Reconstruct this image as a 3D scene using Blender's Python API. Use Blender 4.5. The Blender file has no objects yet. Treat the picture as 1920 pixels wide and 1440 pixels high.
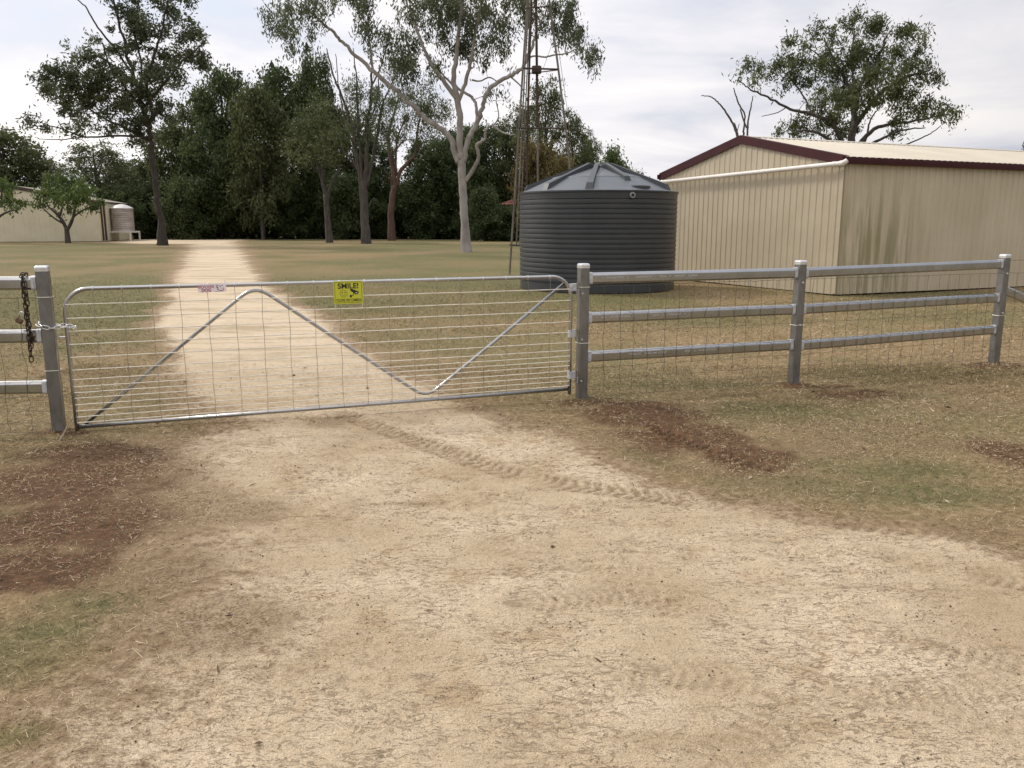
import bpy, math, random
import numpy as np
from mathutils import Vector, Matrix
R = math.radians
random.seed(7); RNG = np.random.default_rng(7)
SC = bpy.context.scene
COL = SC.collection

# ------------------------------------------------------------------ camera
F = 1553.0; PITCH = R(10.93); EYE = 1.6          # focal length in photo pixels (1920 wide)
cd = bpy.data.cameras.new('camera'); cam = bpy.data.objects.new('camera', cd); COL.objects.link(cam)
cd.sensor_width = 36; cd.lens = 36 * F / 1920; cd.clip_start = .05; cd.clip_end = 3000
cam.location = (0, 0, EYE); cam.rotation_euler = (R(90) - PITCH, 0, 0)
SC.camera = cam

# ------------------------------------------------------------------ world
SUN_EL, SUN_AZ = R(44), R(-58)        # azimuth from +Y towards +X
w = bpy.data.worlds.new('World'); SC.world = w; w.use_nodes = True
nt = w.node_tree; nt.nodes.clear()
def N(tree, typ, **kw):
    n = tree.nodes.new(typ)
    for k, v in kw.items():
        if k.startswith('i_'):
            n.inputs[k[2:].replace('_', ' ')].default_value = v
        else: setattr(n, k, v)
    return n
def ramp(tree, fac, stops, interp='LINEAR'):
    n = tree.nodes.new('ShaderNodeValToRGB'); n.color_ramp.interpolation = interp
    e = n.color_ramp.elements
    while len(e) > 1: e.remove(e[-1])
    e[0].position = stops[0][0]; e[0].color = (*stops[0][1], 1)
    for p, c in stops[1:]:
        x = e.new(p); x.color = (*c, 1)
    tree.links.new(fac, n.inputs[0]); return n.outputs[0]
def math_n(tree, op, a, b=None, clamp=False):
    n = tree.nodes.new('ShaderNodeMath'); n.operation = op; n.use_clamp = clamp
    for i, x in enumerate((a, b)):
        if x is None: continue
        if isinstance(x, (int, float)): n.inputs[i].default_value = x
        else: tree.links.new(x, n.inputs[i])
    return n.outputs[0]
def mix(tree, fac, a, b, mode='MIX'):
    n = tree.nodes.new('ShaderNodeMix'); n.data_type = 'RGBA'; n.blend_type = mode
    for i, x in ((0, fac), (6, a), (7, b)):
        if isinstance(x, (int, float)): n.inputs[i].default_value = x
        elif isinstance(x, tuple): n.inputs[i].default_value = (*x, 1)
        else: tree.links.new(x, n.inputs[i])
    return n.outputs[2]
def noise(tree, vec, scale, detail=4, rough=.5, dist=0):
    n = tree.nodes.new('ShaderNodeTexNoise')
    n.inputs['Scale'].default_value = scale; n.inputs['Detail'].default_value = detail
    n.inputs['Roughness'].default_value = rough; n.inputs['Distortion'].default_value = dist
    if vec is not None: tree.links.new(vec, n.inputs['Vector'])
    return n.outputs['Fac']
def smap(tree, v, a, b, lo=0., hi=1.):
    n = tree.nodes.new('ShaderNodeMapRange'); n.interpolation_type = 'SMOOTHSTEP'
    n.inputs['From Min'].default_value = a; n.inputs['From Max'].default_value = b
    n.inputs['To Min'].default_value = lo; n.inputs['To Max'].default_value = hi
    tree.links.new(v, n.inputs['Value']); return n.outputs[0]

sky = N(nt, 'ShaderNodeTexSky', sky_type='NISHITA', sun_disc=False, sun_elevation=SUN_EL, sun_rotation=SUN_AZ,
        air_density=1.0, dust_density=1.5, ozone_density=1.0)
tc = N(nt, 'ShaderNodeTexCoord'); sep = N(nt, 'ShaderNodeSeparateXYZ'); nt.links.new(tc.outputs['Generated'], sep.inputs[0])
zz = math_n(nt, 'ADD', math_n(nt, 'MAXIMUM', sep.outputs['Z'], 0.0), .13)
cx = math_n(nt, 'DIVIDE', sep.outputs['X'], zz); cy = math_n(nt, 'DIVIDE', sep.outputs['Y'], zz)
cmb = N(nt, 'ShaderNodeCombineXYZ'); nt.links.new(cx, cmb.inputs[0]); nt.links.new(cy, cmb.inputs[1])
cn = noise(nt, cmb.outputs[0], .80, 6, .56, .45)
cn2 = noise(nt, cmb.outputs[0], .28, 3, .5, .2)
cover = smap(nt, math_n(nt, 'ADD', math_n(nt, 'MULTIPLY', cn, .6), math_n(nt, 'MULTIPLY', cn2, .5)), .36, .56)
shade = ramp(nt, cn2, [(.30, (5.7, 5.9, 6.7)), (.46, (7.7, 7.7, 8.1)), (.60, (9.9, 9.5, 9.3))])
shade2 = ramp(nt, cn, [(.36, (.78, .80, .86)), (.50, (.96, .96, .98)), (.62, (1.10, 1.08, 1.05))])
shade = mix(nt, 1.0, shade, shade2, 'MULTIPLY')
veil = mix(nt, .62, sky.outputs[0], (7.4, 7.9, 8.9))
skycol = mix(nt, cover, veil, shade)
dotp = N(nt, 'ShaderNodeVectorMath', operation='DOT_PRODUCT'); nt.links.new(tc.outputs['Generated'], dotp.inputs[0])
dotp.inputs[1].default_value = (math.sin(SUN_AZ) * math.cos(SUN_EL), math.cos(SUN_AZ) * math.cos(SUN_EL), math.sin(SUN_EL))
side = ramp(nt, math_n(nt, 'ADD', math_n(nt, 'MULTIPLY', dotp.outputs['Value'], .5), .5), [(.0, (.40, .41, .43)), (.45, (.66, .67, .69)), (.75, (1.0, 1.0, 1.0)), (1.0, (1.18, 1.16, 1.12))])
skycol = mix(nt, 1.0, skycol, side, 'MULTIPLY')
skycol = mix(nt, 1.0, skycol, ramp(nt, sep.outputs['Z'], [(.0, (1, 1, 1)), (.30, (1.04, 1.04, 1.04)), (.75, (1.55, 1.55, 1.55)), (1.0, (1.75, 1.75, 1.75))]), 'MULTIPLY')
bg = N(nt, 'ShaderNodeBackground'); bg.inputs['Strength'].default_value = .1
nt.links.new(skycol, bg.inputs['Color'])
wo = N(nt, 'ShaderNodeOutputWorld'); nt.links.new(bg.outputs[0], wo.inputs[0])

# ------------------------------------------------------------------ sun and exposure
ld = bpy.data.lights.new('sun', 'SUN'); ld.energy = 1.9; ld.angle = R(8); ld.color = (1, .95, .87)
sun = bpy.data.objects.new('sun', ld); COL.objects.link(sun)
sdir = Vector((math.sin(SUN_AZ) * math.cos(SUN_EL), math.cos(SUN_AZ) * math.cos(SUN_EL), math.sin(SUN_EL)))
sun.rotation_euler = sdir.to_track_quat('Z', 'Y').to_euler(); sun.location = sdir * 50
SC.view_settings.view_transform = 'Standard'; SC.view_settings.look = 'None'
SC.view_settings.exposure = 0.22; SC.view_settings.gamma = 1.0
SC.cycles.max_bounces = 6; SC.cycles.transparent_max_bounces = 4

# ------------------------------------------------------------------ helpers
CP, SP = math.cos(PITCH), math.sin(PITCH)
def ray(u, v):
    a, b = (u - 960) / F, (720 - v) / F
    return np.array([a, CP + b * SP, -SP + b * CP])
def gnd(u, v, z=0.0):
    d = ray(u, v); t = (z - EYE) / d[2]; return np.array([0, 0, EYE]) + d * t
def at(u, v, Y):
    d = ray(u, v); return np.array([0, 0, EYE]) + d * (Y / d[1])
def pxm(Y):                           # metres per photo pixel at distance Y
    return Y / F

def mat(name, col=(.5, .5, .5), rough=.6, metal=0., spec=.5):
    m = bpy.data.materials.new(name); m.use_nodes = True
    b = m.node_tree.nodes['Principled BSDF']
    b.inputs['Base Color'].default_value = (*col, 1); b.inputs['Roughness'].default_value = rough
    b.inputs['Metallic'].default_value = metal; b.inputs['Specular IOR Level'].default_value = spec
    return m
def nmat(name, c1, c2, scale=6, rough=.6, metal=0., spec=.4, stretch=(1, 1, 1), detail=5, bump=0., bscale=40, lo=.35, hi=.65, rvar=0.):
    m = mat(name, c1, rough, metal, spec); t = m.node_tree; b = t.nodes['Principled BSDF']
    tcn = N(t, 'ShaderNodeTexCoord'); mp = N(t, 'ShaderNodeMapping'); mp.inputs['Scale'].default_value = stretch
    t.links.new(tcn.outputs['Object'], mp.inputs[0])
    n = noise(t, mp.outputs[0], scale, detail, .6)
    t.links.new(ramp(t, n, [(lo, c1), (hi, c2)]), b.inputs['Base Color'])
    if rvar:
        n2 = noise(t, mp.outputs[0], scale * 2.3, 3, .6)
        t.links.new(smap(t, n2, .3, .7, rough - rvar, rough + rvar), b.inputs['Roughness'])
    if bump:
        bn = noise(t, mp.outputs[0], bscale, 4, .6)
        bp = N(t, 'ShaderNodeBump'); bp.inputs['Strength'].default_value = bump; bp.inputs['Distance'].default_value = .02
        t.links.new(bn, bp.inputs['Height']); t.links.new(bp.outputs[0], b.inputs['Normal'])
    return m

class MB:
    """collects geometry and links it as one mesh object"""
    def __init__(s): s.v = []; s.f = []; s.n = 0
    def add(s, vs, fs):
        vs = np.asarray(vs, float); s.v.append(vs)
        s.f.extend([tuple(i + s.n for i in f) for f in fs]); s.n += len(vs)
    def box(s, c, size, M=None, bev=0.):
        hx, hy, hz = [x / 2 for x in size]
        if bev <= 0:
            vs = np.array([(x, y, z) for z in (-hz, hz) for y in (-hy, hy) for x in (-hx, hx)])
            fs = [(0, 2, 3, 1), (4, 5, 7, 6), (0, 1, 5, 4), (2, 6, 7, 3), (0, 4, 6, 2), (1, 3, 7, 5)]
        else:
            b = bev; vs = []; 
            prof = lambda X, Y, z: [(X - b, -Y, z), (X, -Y + b, z), (X, Y - b, z), (X - b, Y, z), (-X + b, Y, z), (-X, Y - b, z), (-X, -Y + b, z), (-X + b, -Y, z)]
            rings = [prof(hx - b, hy - b, -hz), prof(hx, hy, -hz + b), prof(hx, hy, hz - b), prof(hx - b, hy - b, hz)]
            vs = np.array([p for r_ in rings for p in r_]); fs = []
            for k in range(3):
                for i in range(8):
                    j = (i + 1) % 8; fs.append((k * 8 + i, k * 8 + j, k * 8 + 8 + j, k * 8 + 8 + i))
            fs.append(tuple(range(7, -1, -1))); fs.append(tuple(range(24, 32)))
        if M is not None: vs = vs @ np.array(M.to_3x3()).T
        s.add(vs + np.asarray(c, float), fs)
    def tube(s, pts, rad, sides=8, cap=True):
        P = np.asarray(pts, float); n = len(P)
        rad = np.full(n, rad) if np.isscalar(rad) else np.asarray(rad, float)
        T = np.gradient(P, axis=0); T /= (np.linalg.norm(T, axis=1)[:, None] + 1e-12)
        up = np.array([0, 0, 1.]) if abs(T[0][2]) < .9 else np.array([1., 0, 0])
        a = np.cross(T[0], up); a /= np.linalg.norm(a)
        ang = np.linspace(0, 2 * math.pi, sides, endpoint=False); ca, sa = np.cos(ang), np.sin(ang)
        vs = np.empty((n * sides, 3))
        for i in range(n):
            a = a - T[i] * a.dot(T[i]); a /= (np.linalg.norm(a) + 1e-12); b = np.cross(T[i], a)
            vs[i * sides:(i + 1) * sides] = P[i] + rad[i] * (ca[:, None] * a + sa[:, None] * b)
        fs = []
        for i in range(n - 1):
            for j in range(sides):
                k = (j + 1) % sides
                fs.append((i * sides + j, i * sides + k, (i + 1) * sides + k, (i + 1) * sides + j))
        if cap:
            fs.append(tuple(range(sides - 1, -1, -1))); fs.append(tuple((n - 1) * sides + j for j in range(sides)))
        s.add(vs, fs)
    def loop(s, pts, rad, sides=6):
        P = list(map(np.asarray, pts)); s.tube(P + [P[0], P[1]], rad, sides, cap=False)
    def sweep(s, path, prof, closed_ends=True):
        """prof: list of (a,b): a along horizontal normal, b along z; path mostly horizontal"""
        P = np.asarray(path, float); n = len(P); T = np.gradient(P, axis=0)
        k = len(prof); vs = []
        for i in range(n):
            t = T[i] / np.linalg.norm(T[i]); h = np.cross(t, (0, 0, 1.)); h /= np.linalg.norm(h); u = np.cross(h, t)
            for a, b in prof: vs.append(P[i] + h * a + u * b)
        fs = [(i * k + j, i * k + (j + 1) % k, (i + 1) * k + (j + 1) % k, (i + 1) * k + j) for i in range(n - 1) for j in range(k)]
        if closed_ends: fs += [tuple(range(k - 1, -1, -1)), tuple((n - 1) * k + j for j in range(k))]
        s.add(vs, fs)
    def lathe(s, prof, c=(0, 0, 0), seg=48):
        ang = np.linspace(0, 2 * math.pi, seg, endpoint=False); vs = []
        for r_, z in prof:
            for a in ang: vs.append((c[0] + r_ * math.cos(a), c[1] + r_ * math.sin(a), c[2] + z))
        fs = [(i * seg + j, i * seg + (j + 1) % seg, (i + 1) * seg + (j + 1) % seg, (i + 1) * seg + j) for i in range(len(prof) - 1) for j in range(seg)]
        s.add(vs, fs)
    def build(s, name, m, parent=None, smooth=False, origin=None):
        V = np.concatenate(s.v)
        if parent is not None and origin is None: origin = np.array(parent.location) * 1.0
        if origin is not None: V = V - np.asarray(origin, float)
        me = bpy.data.meshes.new(name); me.from_pydata(V.tolist(), [], s.f); me.update()
        if smooth: me.polygons.foreach_set('use_smooth', [True] * len(me.polygons))
        me.materials.append(m)
        o = bpy.data.objects.new(name, me); COL.objects.link(o)
        if parent is not None: o.parent = parent
        elif origin is not None: o.location = origin
        return o
def tag(o, label=None, cat=None, group=None, kind=None):
    if label: o['label'] = label
    if cat: o['category'] = cat
    if group: o['group'] = group
    if kind: o['kind'] = kind
    return o
def empty(name, loc, label, cat, group=None):
    o = bpy.data.objects.new(name, None); COL.objects.link(o); o.location = tuple(float(x) for x in loc)
    o.empty_display_size = .2; bpy.context.view_layer.update()
    return tag(o, label, cat, group)

def vnoise(x, y, seed=0):
    """smooth value noise 0..1 on numpy arrays"""
    xi = np.floor(x).astype(np.int64); yi = np.floor(y).astype(np.int64); fx = x - xi; fy = y - yi
    fx = fx * fx * (3 - 2 * fx); fy = fy * fy * (3 - 2 * fy)
    def h(a, b):
        n = (a * 374761393 + b * 668265263 + seed * 1442695041) & 0xFFFFFFFF
        n = ((n ^ (n >> 13)) * 1274126177) & 0xFFFFFFFF
        return ((n ^ (n >> 16)) & 0xFFFF) / 65535.0
    return (h(xi, yi) * (1 - fx) + h(xi + 1, yi) * fx) * (1 - fy) + (h(xi, yi + 1) * (1 - fx) + h(xi + 1, yi + 1) * fx) * fy
def fbm(x, y, oct=4, seed=0, gain=.5):
    s = 0; a = 1; t = 0
    for o in range(oct):
        s = s + a * vnoise(x * 2 ** o + 17.3 * o, y * 2 ** o - 9.1 * o, seed + o); t += a; a *= gain
    return s / t

# ------------------------------------------------------------------ ground masks (in world metres)
def poly(pts): return np.array([gnd(*p)[:2] for p in pts])
def sdist(x, y, P):
    """signed distance to polygon, positive inside"""
    d = np.full(x.shape, 1e9); ins = np.zeros(x.shape, bool); n = len(P)
    for i in range(n):
        ax, ay = P[i]; bx, by = P[(i + 1) % n]; ex, ey = bx - ax, by - ay
        t = np.clip(((x - ax) * ex + (y - ay) * ey) / (ex * ex + ey * ey + 1e-12), 0, 1)
        d = np.minimum(d, np.hypot(x - ax - t * ex, y - ay - t * ey))
        c = ((ay > y) != (by > y)) & (x < (bx - ax) * (y - ay) / (by - ay + 1e-12) + ax); ins ^= c
    return np.where(ins, d, -d)
DRIVE = np.concatenate([poly([(205, 456), (352, 457), (346, 470), (322, 510), (300, 560), (286, 620), (300, 680), (322, 740), (430, 800), (350, 850),
              (320, 905), (350, 960), (370, 1010), (400, 1090), (430, 1180), (420, 1290), (300, 1400), (220, 1440)]),
              np.array([[-1.5, 1.3], [-1.5, -4.], [9., -4.], [9, 2.6]]),
              poly([(1920, 1020), (1760, 985), (1560, 962), (1380, 925), (1250, 885), (1120, 845), (980, 800), (880, 757), (790, 712), (700, 660), (610, 600), (520, 540), (480, 500), (455, 462), (446, 452), (492, 445), (480, 441), (330, 440.5), (212, 443)])])
def ell(x, y, u, v, ru, rv):
    c = gnd(u, v); rx = ru * pxm(math.hypot(c[1], 1.6)); ry = abs(gnd(u, v - rv)[1] - gnd(u, v + rv)[1]) / 2
    return np.clip(1.25 - np.hypot((x - c[0]) / rx, (y - c[1]) / ry) * .85, 0, 1)
RED = [(1200, 775, 150, 34), (1290, 818, 150, 44), (1390, 852, 120, 40), (1600, 738, 95, 14), (1890, 848, 80, 34),
       (110, 900, 230, 60), (110, 985, 220, 70), (40, 1070, 220, 60), (170, 850, 150, 26), (1090, 757, 50, 8), (110, 812, 70, 10), (1490, 721, 55, 6), (1862, 688, 75, 9), (1560, 722, 60, 4)]
GREEN = [(30, 1225, 130, 62), (180, 1130, 100, 26), (90, 1180, 110, 30), (1700, 880, 150, 24), (1760, 920, 160, 22), (1700, 700, 200, 15), (1300, 720, 150, 8), (1150, 745, 80, 8),
         (20, 970, 60, 20), (30, 1380, 60, 30), (1450, 770, 120, 18), (1500, 900, 90, 14), (780, 488, 200, 12), (1300, 600, 200, 14), (1060, 585, 120, 8), (180, 640, 60, 60)]
LITTER = [(1600, 800, 200, 22), (1800, 760, 160, 18), (1750, 830, 120, 16), (1150, 820, 80, 20), (1350, 735, 160, 5), (1700, 700, 150, 6), (1090, 754, 60, 8), (200, 940, 200, 90), (330, 960, 130, 70), (430, 1170, 150, 60), (470, 960, 90, 30), (300, 1080, 130, 60), (190, 840, 150, 30), (1450, 890, 130, 26), (1350, 880, 110, 25), (1560, 830, 140, 30),
          (900, 770, 45, 11), (940, 785, 60, 9), (620, 792, 55, 16), (1850, 990, 110, 28)]
TUFT = [(900, 772, 40, 8), (1235, 775, 40, 8)]
def masks(x, y):
    sd = sdist(x, y, DRIVE); dist = np.hypot(x, y)
    wob = (fbm(x * .9, y * .9, 4, 5) - .5) * np.where(dist > 8, .75, .9)
    sand = np.clip(.5 + (sd - .12 * np.clip((dist - 8) / 3, 0, 1) + wob + .28 * np.clip((1.0 - x) / 2, 0, 1) * np.clip((7 - dist) / 1.5, 0, 1)) / (.55 + .010 * dist + 1.5 * np.clip((1.0 - x) / 2, 0, 1) * np.clip((7 - dist) / 1.5, 0, 1)), 0, 1)
    red = np.zeros_like(x); gr = np.zeros_like(x); li = np.zeros_like(x)
    for e in RED: red = np.maximum(red, ell(x, y, *e))
    for e in GREEN: gr = np.maximum(gr, ell(x, y, *e))
    for e in LITTER: li = np.maximum(li, ell(x, y, *e))
    sand = sand * (1 - .92 * np.clip(gr * 1.4, 0, 1) * (x < 0) * (dist < 7)) * (1 - .35 * np.clip(red * 1.3, 0, 1))
    gr = np.maximum(gr, .95 * np.clip((dist - 8) / 10, 0, 1) * np.clip(fbm(x * .12, y * .05, 3, 71) * 3 - .75, .25, 1))
    return sand, red, gr, li
# tyre tracks: world polylines
def path(pts, n=60):
    P = np.array([gnd(*p)[:2] for p in pts]); t = np.linspace(0, len(P) - 1, n)
    return np.stack([np.interp(t, np.arange(len(P)), P[:, k]) for k in (0, 1)], 1)
def dense(P):
    # catmull-rom
    out = []
    for i in range(len(P) - 1):
        p0, p1, p2, p3 = P[max(i - 1, 0)], P[i], P[i + 1], P[min(i + 2, len(P) - 1)]
        for t in np.linspace(0, 1, 12, endpoint=False):
            out.append(.5 * ((2 * p1) + (-p0 + p2) * t + (2 * p0 - 5 * p1 + 4 * p2 - p3) * t * t + (-p0 + 3 * p1 - 3 * p2 + p3) * t ** 3))
    out.append(P[-1]); return np.array(out)
def G(pts): return dense(np.array([gnd(*p)[:2] for p in pts]))
TRACKS = [  # path, half width, pitch, height
    (G([(640, 775), (800, 835), (980, 893), (1180, 925), (1400, 952), (1650, 985), (1920, 1015)]), .13, .075, .012),
    (G([(1480, 1290), (1500, 1200), (1560, 1100), (1720, 1060), (1920, 1090)]), .13, .055, .012),
    (G([(1000, 1130), (1180, 1120), (1340, 1160), (1560, 1180)]), .13, .05, .006),
    (G([(980, 1440), (1060, 1340), (1200, 1270), (1500, 1290), (1920, 1350)]), .12, .05, .007),
    (G([(1340, 1440), (1500, 1350), (1700, 1300), (1920, 1280)]), .12, .05, .006),
    (G([(870, 757), (930, 785), (1010, 812)]), .10, .07, .034),
    (G([(1150, 770), (1290, 835), (1460, 880)]), .16, .085, .026),
    (G([(700, 960), (860, 1010), (1100, 1060), (1400, 1120), (1700, 1200), (1920, 1240)]), .12, .05, .006)]
def tread(x, y, want=False):
    h = np.zeros_like(x); msk = np.zeros_like(x)
    for P, hw, pitch, amp in TRACKS:
        lo = P.min(0) - hw * 2; hi = P.max(0) + hw * 2
        m = (x > lo[0]) & (x < hi[0]) & (y > lo[1]) & (y < hi[1])
        if not m.any(): continue
        xs, ys = x[m], y[m]; best = np.full(xs.shape, 1e9); S = np.zeros_like(xs); D = np.zeros_like(xs); acc = 0
        for i in range(len(P) - 1):
            a, b = P[i], P[i + 1]; e = b - a; L = math.hypot(*e)
            t = np.clip(((xs - a[0]) * e[0] + (ys - a[1]) * e[1]) / (L * L), 0, 1)
            dx = xs - a[0] - t * e[0]; dy = ys - a[1] - t * e[1]; d = np.hypot(dx, dy); k = d < best
            best[k] = d[k]; S[k] = acc + t[k] * L; D[k] = (dx * -e[1] + dy * e[0])[k] / L; acc += L
        env = np.clip((hw - best) / (.25 * hw), 0, 1); gap = fbm(xs * 2.2, ys * 2.2, 3, 77)
        env *= np.clip((gap - .34) * 5, 0, 1)
        ph = S / pitch + np.abs(D) / hw * .9 + (fbm(xs * 6, ys * 6, 2, 31) - .5) * .7
        saw = (ph - np.floor(ph)); prof = np.where(saw < .65, saw / .65, (1 - saw) / .35) - .5
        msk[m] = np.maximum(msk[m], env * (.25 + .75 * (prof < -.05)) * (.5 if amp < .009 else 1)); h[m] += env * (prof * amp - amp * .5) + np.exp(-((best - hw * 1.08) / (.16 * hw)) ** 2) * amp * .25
    return (h, msk) if want else h
PLp, PRp, PMp, PEp = gnd(112, 812), gnd(1090, 748), gnd(1487, 718), gnd(1862, 685)
def height(x, y, sand, mound=True):
    near = np.clip(1.4 - np.hypot(x - 1, y - 5) / 14, 0, 1)
    h = (fbm(x * .35, y * .35, 3, 1) - .5) * .05
    h += (fbm(x * 3, y * 3, 4, 2) - .5) * .022 * near
    h += (fbm(x * 22, y * 22, 3, 3) - .5) * .006 * near * (.6 + 1.6 * (1 - sand))
    # short wind-and-tyre ripples lying across the sand
    zone = np.clip(fbm(x * .8, y * .8, 2, 12) * 3.2 - 1.0, 0, 1); wx = fbm(x * 2.5, y * 2.5, 3, 8) * 3
    q = fbm(x * 6.5 + wx, y * 26 + x * 7 + wx * 2, 3, 9, .6)
    h += -np.clip((q - .50) * 6, 0, 1) * .014 * sand * near * (.15 + .85 * zone)
    h += (vnoise(x * 60, y * 60, 55) - .5) * .0035 * near
    for q in ((PLp, PRp, PMp, PEp) if mound else ()): h += .022 * np.exp(-(((x - q[0]) ** 2 + (y - q[1]) ** 2) / .16 ** 2)) * (.5 + fbm(x * 14, y * 14, 2, 5))
    h += tread(x, y)
    return h

def grow(a, b, step, far, g):
    mid = list(np.arange(a, b + step / 2, step)); hi = []; s = step; p = mid[-1]
    while p < far: s *= g; p += s; hi.append(p)
    lo = []; s = step; p = mid[0]
    while p > -far: s *= g; p -= s; lo.append(p)
    return np.array(lo[::-1] + mid + hi)
xs = grow(-4.6, 6.4, .0125, 900, 1.08); ys = grow(1.7, 8.6, .0125, 900, 1.06)
X, Y = np.meshgrid(xs, ys); x, y = X.ravel(), Y.ravel()
sandm, redm, greenm, litterm = masks(x, y)
z = height(x, y, sandm)
nx, ny = len(xs), len(ys)
def grid_mesh(name, x, y, z, nx, ny):
    me = bpy.data.meshes.new(name); nv = nx * ny
    i = np.arange((nx - 1) * (ny - 1)); a = (i // (nx - 1)) * nx + i % (nx - 1)
    L = np.stack([a, a + 1, a + nx + 1, a + nx], 1).ravel().astype(np.int32); nf = len(a)
    me.vertices.add(nv); me.vertices.foreach_set('co', np.stack([x, y, z], 1).ravel().astype(np.float32))
    me.loops.add(len(L)); me.loops.foreach_set('vertex_index', L)
    me.polygons.add(nf); me.polygons.foreach_set('loop_start', (np.arange(nf) * 4).astype(np.int32))
    me.polygons.foreach_set('use_smooth', np.ones(nf, bool)); me.update(calc_edges=True); return me
gm = grid_mesh('ground', x, y, z, nx, ny)
ca = gm.color_attributes.new('masks', 'FLOAT_COLOR', 'POINT')
ca.data.foreach_set('color', np.stack([sandm, redm, greenm, litterm], 1).ravel().astype(np.float32))
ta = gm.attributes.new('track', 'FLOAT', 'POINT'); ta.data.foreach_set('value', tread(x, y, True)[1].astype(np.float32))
ground = bpy.data.objects.new('ground', gm); COL.objects.link(ground); tag(ground, kind='structure')
def gz(px, py):
    a = np.array([float(px)]); b = np.array([float(py)]); return float(height(a, b, masks(a, b)[0], False)[0])

gmat = mat('earth_and_lawn', rough=.95, spec=.15); t = gmat.node_tree; bs = t.nodes['Principled BSDF']
geo = N(t, 'ShaderNodeNewGeometry'); pos = geo.outputs['Position']
at_n = N(t, 'ShaderNodeAttribute', attribute_name='masks'); sp = N(t, 'ShaderNodeSeparateColor'); t.links.new(at_n.outputs['Color'], sp.inputs[0])
mS, mR, mG = sp.outputs[0], sp.outputs[1], sp.outputs[2]; mL = at_n.outputs['Alpha']
n1 = noise(t, pos, 1.1, 5, .6); n6 = noise(t, pos, 7, 6, .65); n30 = noise(t, pos, 34, 5, .7); n150 = noise(t, pos, 190, 3, .7); nL = noise(t, pos, .16, 4, .6)
mpv = N(t, 'ShaderNodeMapping'); mpv.inputs['Scale'].default_value = (.35, 2.6, 1); t.links.new(pos, mpv.inputs[0]); nstr = noise(t, mpv.outputs[0], 1.3, 5, .65, .4)
n60 = noise(t, pos, 75, 4, .7); n15 = noise(t, pos, 15, 5, .7); n3 = noise(t, pos, 2.6, 6, .68)
mpd = N(t, 'ShaderNodeMapping'); mpd.inputs['Scale'].default_value = (11, 36, 1); mpd.inputs['Rotation'].default_value = (0, 0, .12); t.links.new(pos, mpd.inputs[0]); ndash = noise(t, mpd.outputs[0], 1.0, 4, .62, .5)
def cen(a, k): return math_n(t, 'MULTIPLY', math_n(t, 'SUBTRACT', a, .5), k)
def add(*a):
    r = a[0]
    for q in a[1:]: r = math_n(t, 'ADD', r, q)
    return r
sandc = ramp(t, n1, [(.33, (.425, .325, .208)), (.5, (.515, .41, .278)), (.64, (.61, .495, .35))])
sandc = mix(t, smap(t, n3, .52, .68, 0, .48), sandc, (.37, .25, .138))
sandc = mix(t, smap(t, add(noise(t, pos, .7, 4, .6, .6), cen(n3, .3)), .52, .64, 0, .38), sandc, (.37, .27, .165))
sandc = mix(t, smap(t, nstr, .57, .70, 0, .45), sandc, (.29, .205, .115))
grain = ramp(t, n150, [(.32, (.42, .38, .34)), (.46, (.9, .9, .9)), (.55, (1.06, 1.06, 1.06)), (.68, (1.5, 1.48, 1.45))])
sandc = mix(t, .75, sandc, mix(t, 1.0, sandc, grain, 'MULTIPLY'))
sandc = mix(t, smap(t, n60, .585, .66, 0, .72), sandc, (.17, .115, .068))
dashz = smap(t, add(n1, cen(n3, .6)), .44, .60)
def contour(sc, rot, wdt, dst):
    mp_ = N(t, 'ShaderNodeMapping'); mp_.inputs['Scale'].default_value = sc; mp_.inputs['Rotation'].default_value = (0, 0, rot); t.links.new(pos, mp_.inputs[0])
    n_ = noise(t, mp_.outputs[0], 1.0, 2.5, .55, dst); return smap(t, math_n(t, 'ABSOLUTE', math_n(t, 'SUBTRACT', n_, .5)), .004, wdt, 1, 0)
line1 = contour((6, 19, 1), .10, .034, .6); line2 = contour((8, 23, 1), -.25, .030, .5)
lines = math_n(t, 'MAXIMUM', math_n(t, 'MULTIPLY', line1, smap(t, n30, .47, .56)), math_n(t, 'MULTIPLY', line2, smap(t, n30, .52, .44)))
linem = math_n(t, 'MULTIPLY', lines, smap(t, add(n1, cen(n3, .8)), .38, .56, .25, 1))
sandc = mix(t, math_n(t, 'MULTIPLY', linem, .62), sandc, (.21, .15, .09))
sandc = mix(t, math_n(t, 'MULTIPLY', smap(t, ndash, .60, .66, 0, .7), dashz), sandc, (.20, .14, .08))
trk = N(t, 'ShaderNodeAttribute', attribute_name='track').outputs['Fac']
sandc = mix(t, math_n(t, 'MULTIPLY', trk, smap(t, n15, .35, .6, .45, .95)), sandc, (.25, .175, .10))  # darkens tread valleys: compacted soil, plus relief shade put into the colour
sy = N(t, 'ShaderNodeSeparateXYZ'); t.links.new(pos, sy.inputs[0]); beyond = smap(t, sy.outputs['Y'], 7, 12)
sandc = mix(t, math_n(t, 'MULTIPLY', beyond, .6), sandc, (.66, .54, .39))
sandc = mix(t, math_n(t, 'MULTIPLY', beyond, smap(t, noise(t, mpv.outputs[0], .8, 5, .7, .3), .49, .62, 0, .62)), sandc, (.29, .23, .13))
dry = ramp(t, n15, [(.30, (.14, .092, .046)), (.46, (.225, .155, .080)), (.56, (.29, .205, .112)), (.70, (.40, .295, .17))])
olive = ramp(t, n15, [(.30, (.088, .086, .034)), (.5, (.134, .126, .051)), (.68, (.185, .166, .077))])
lawnf = math_n(t, 'ADD', smap(t, add(nL, cen(n3, .35)), .42, .62, .0, .75), math_n(t, 'MULTIPLY', mG, .7), clamp=True)
lawn = mix(t, lawnf, dry, olive)
lawn = mix(t, smap(t, n60, .52, .66, 0, .6), lawn, (.085, .056, .032))
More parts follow.
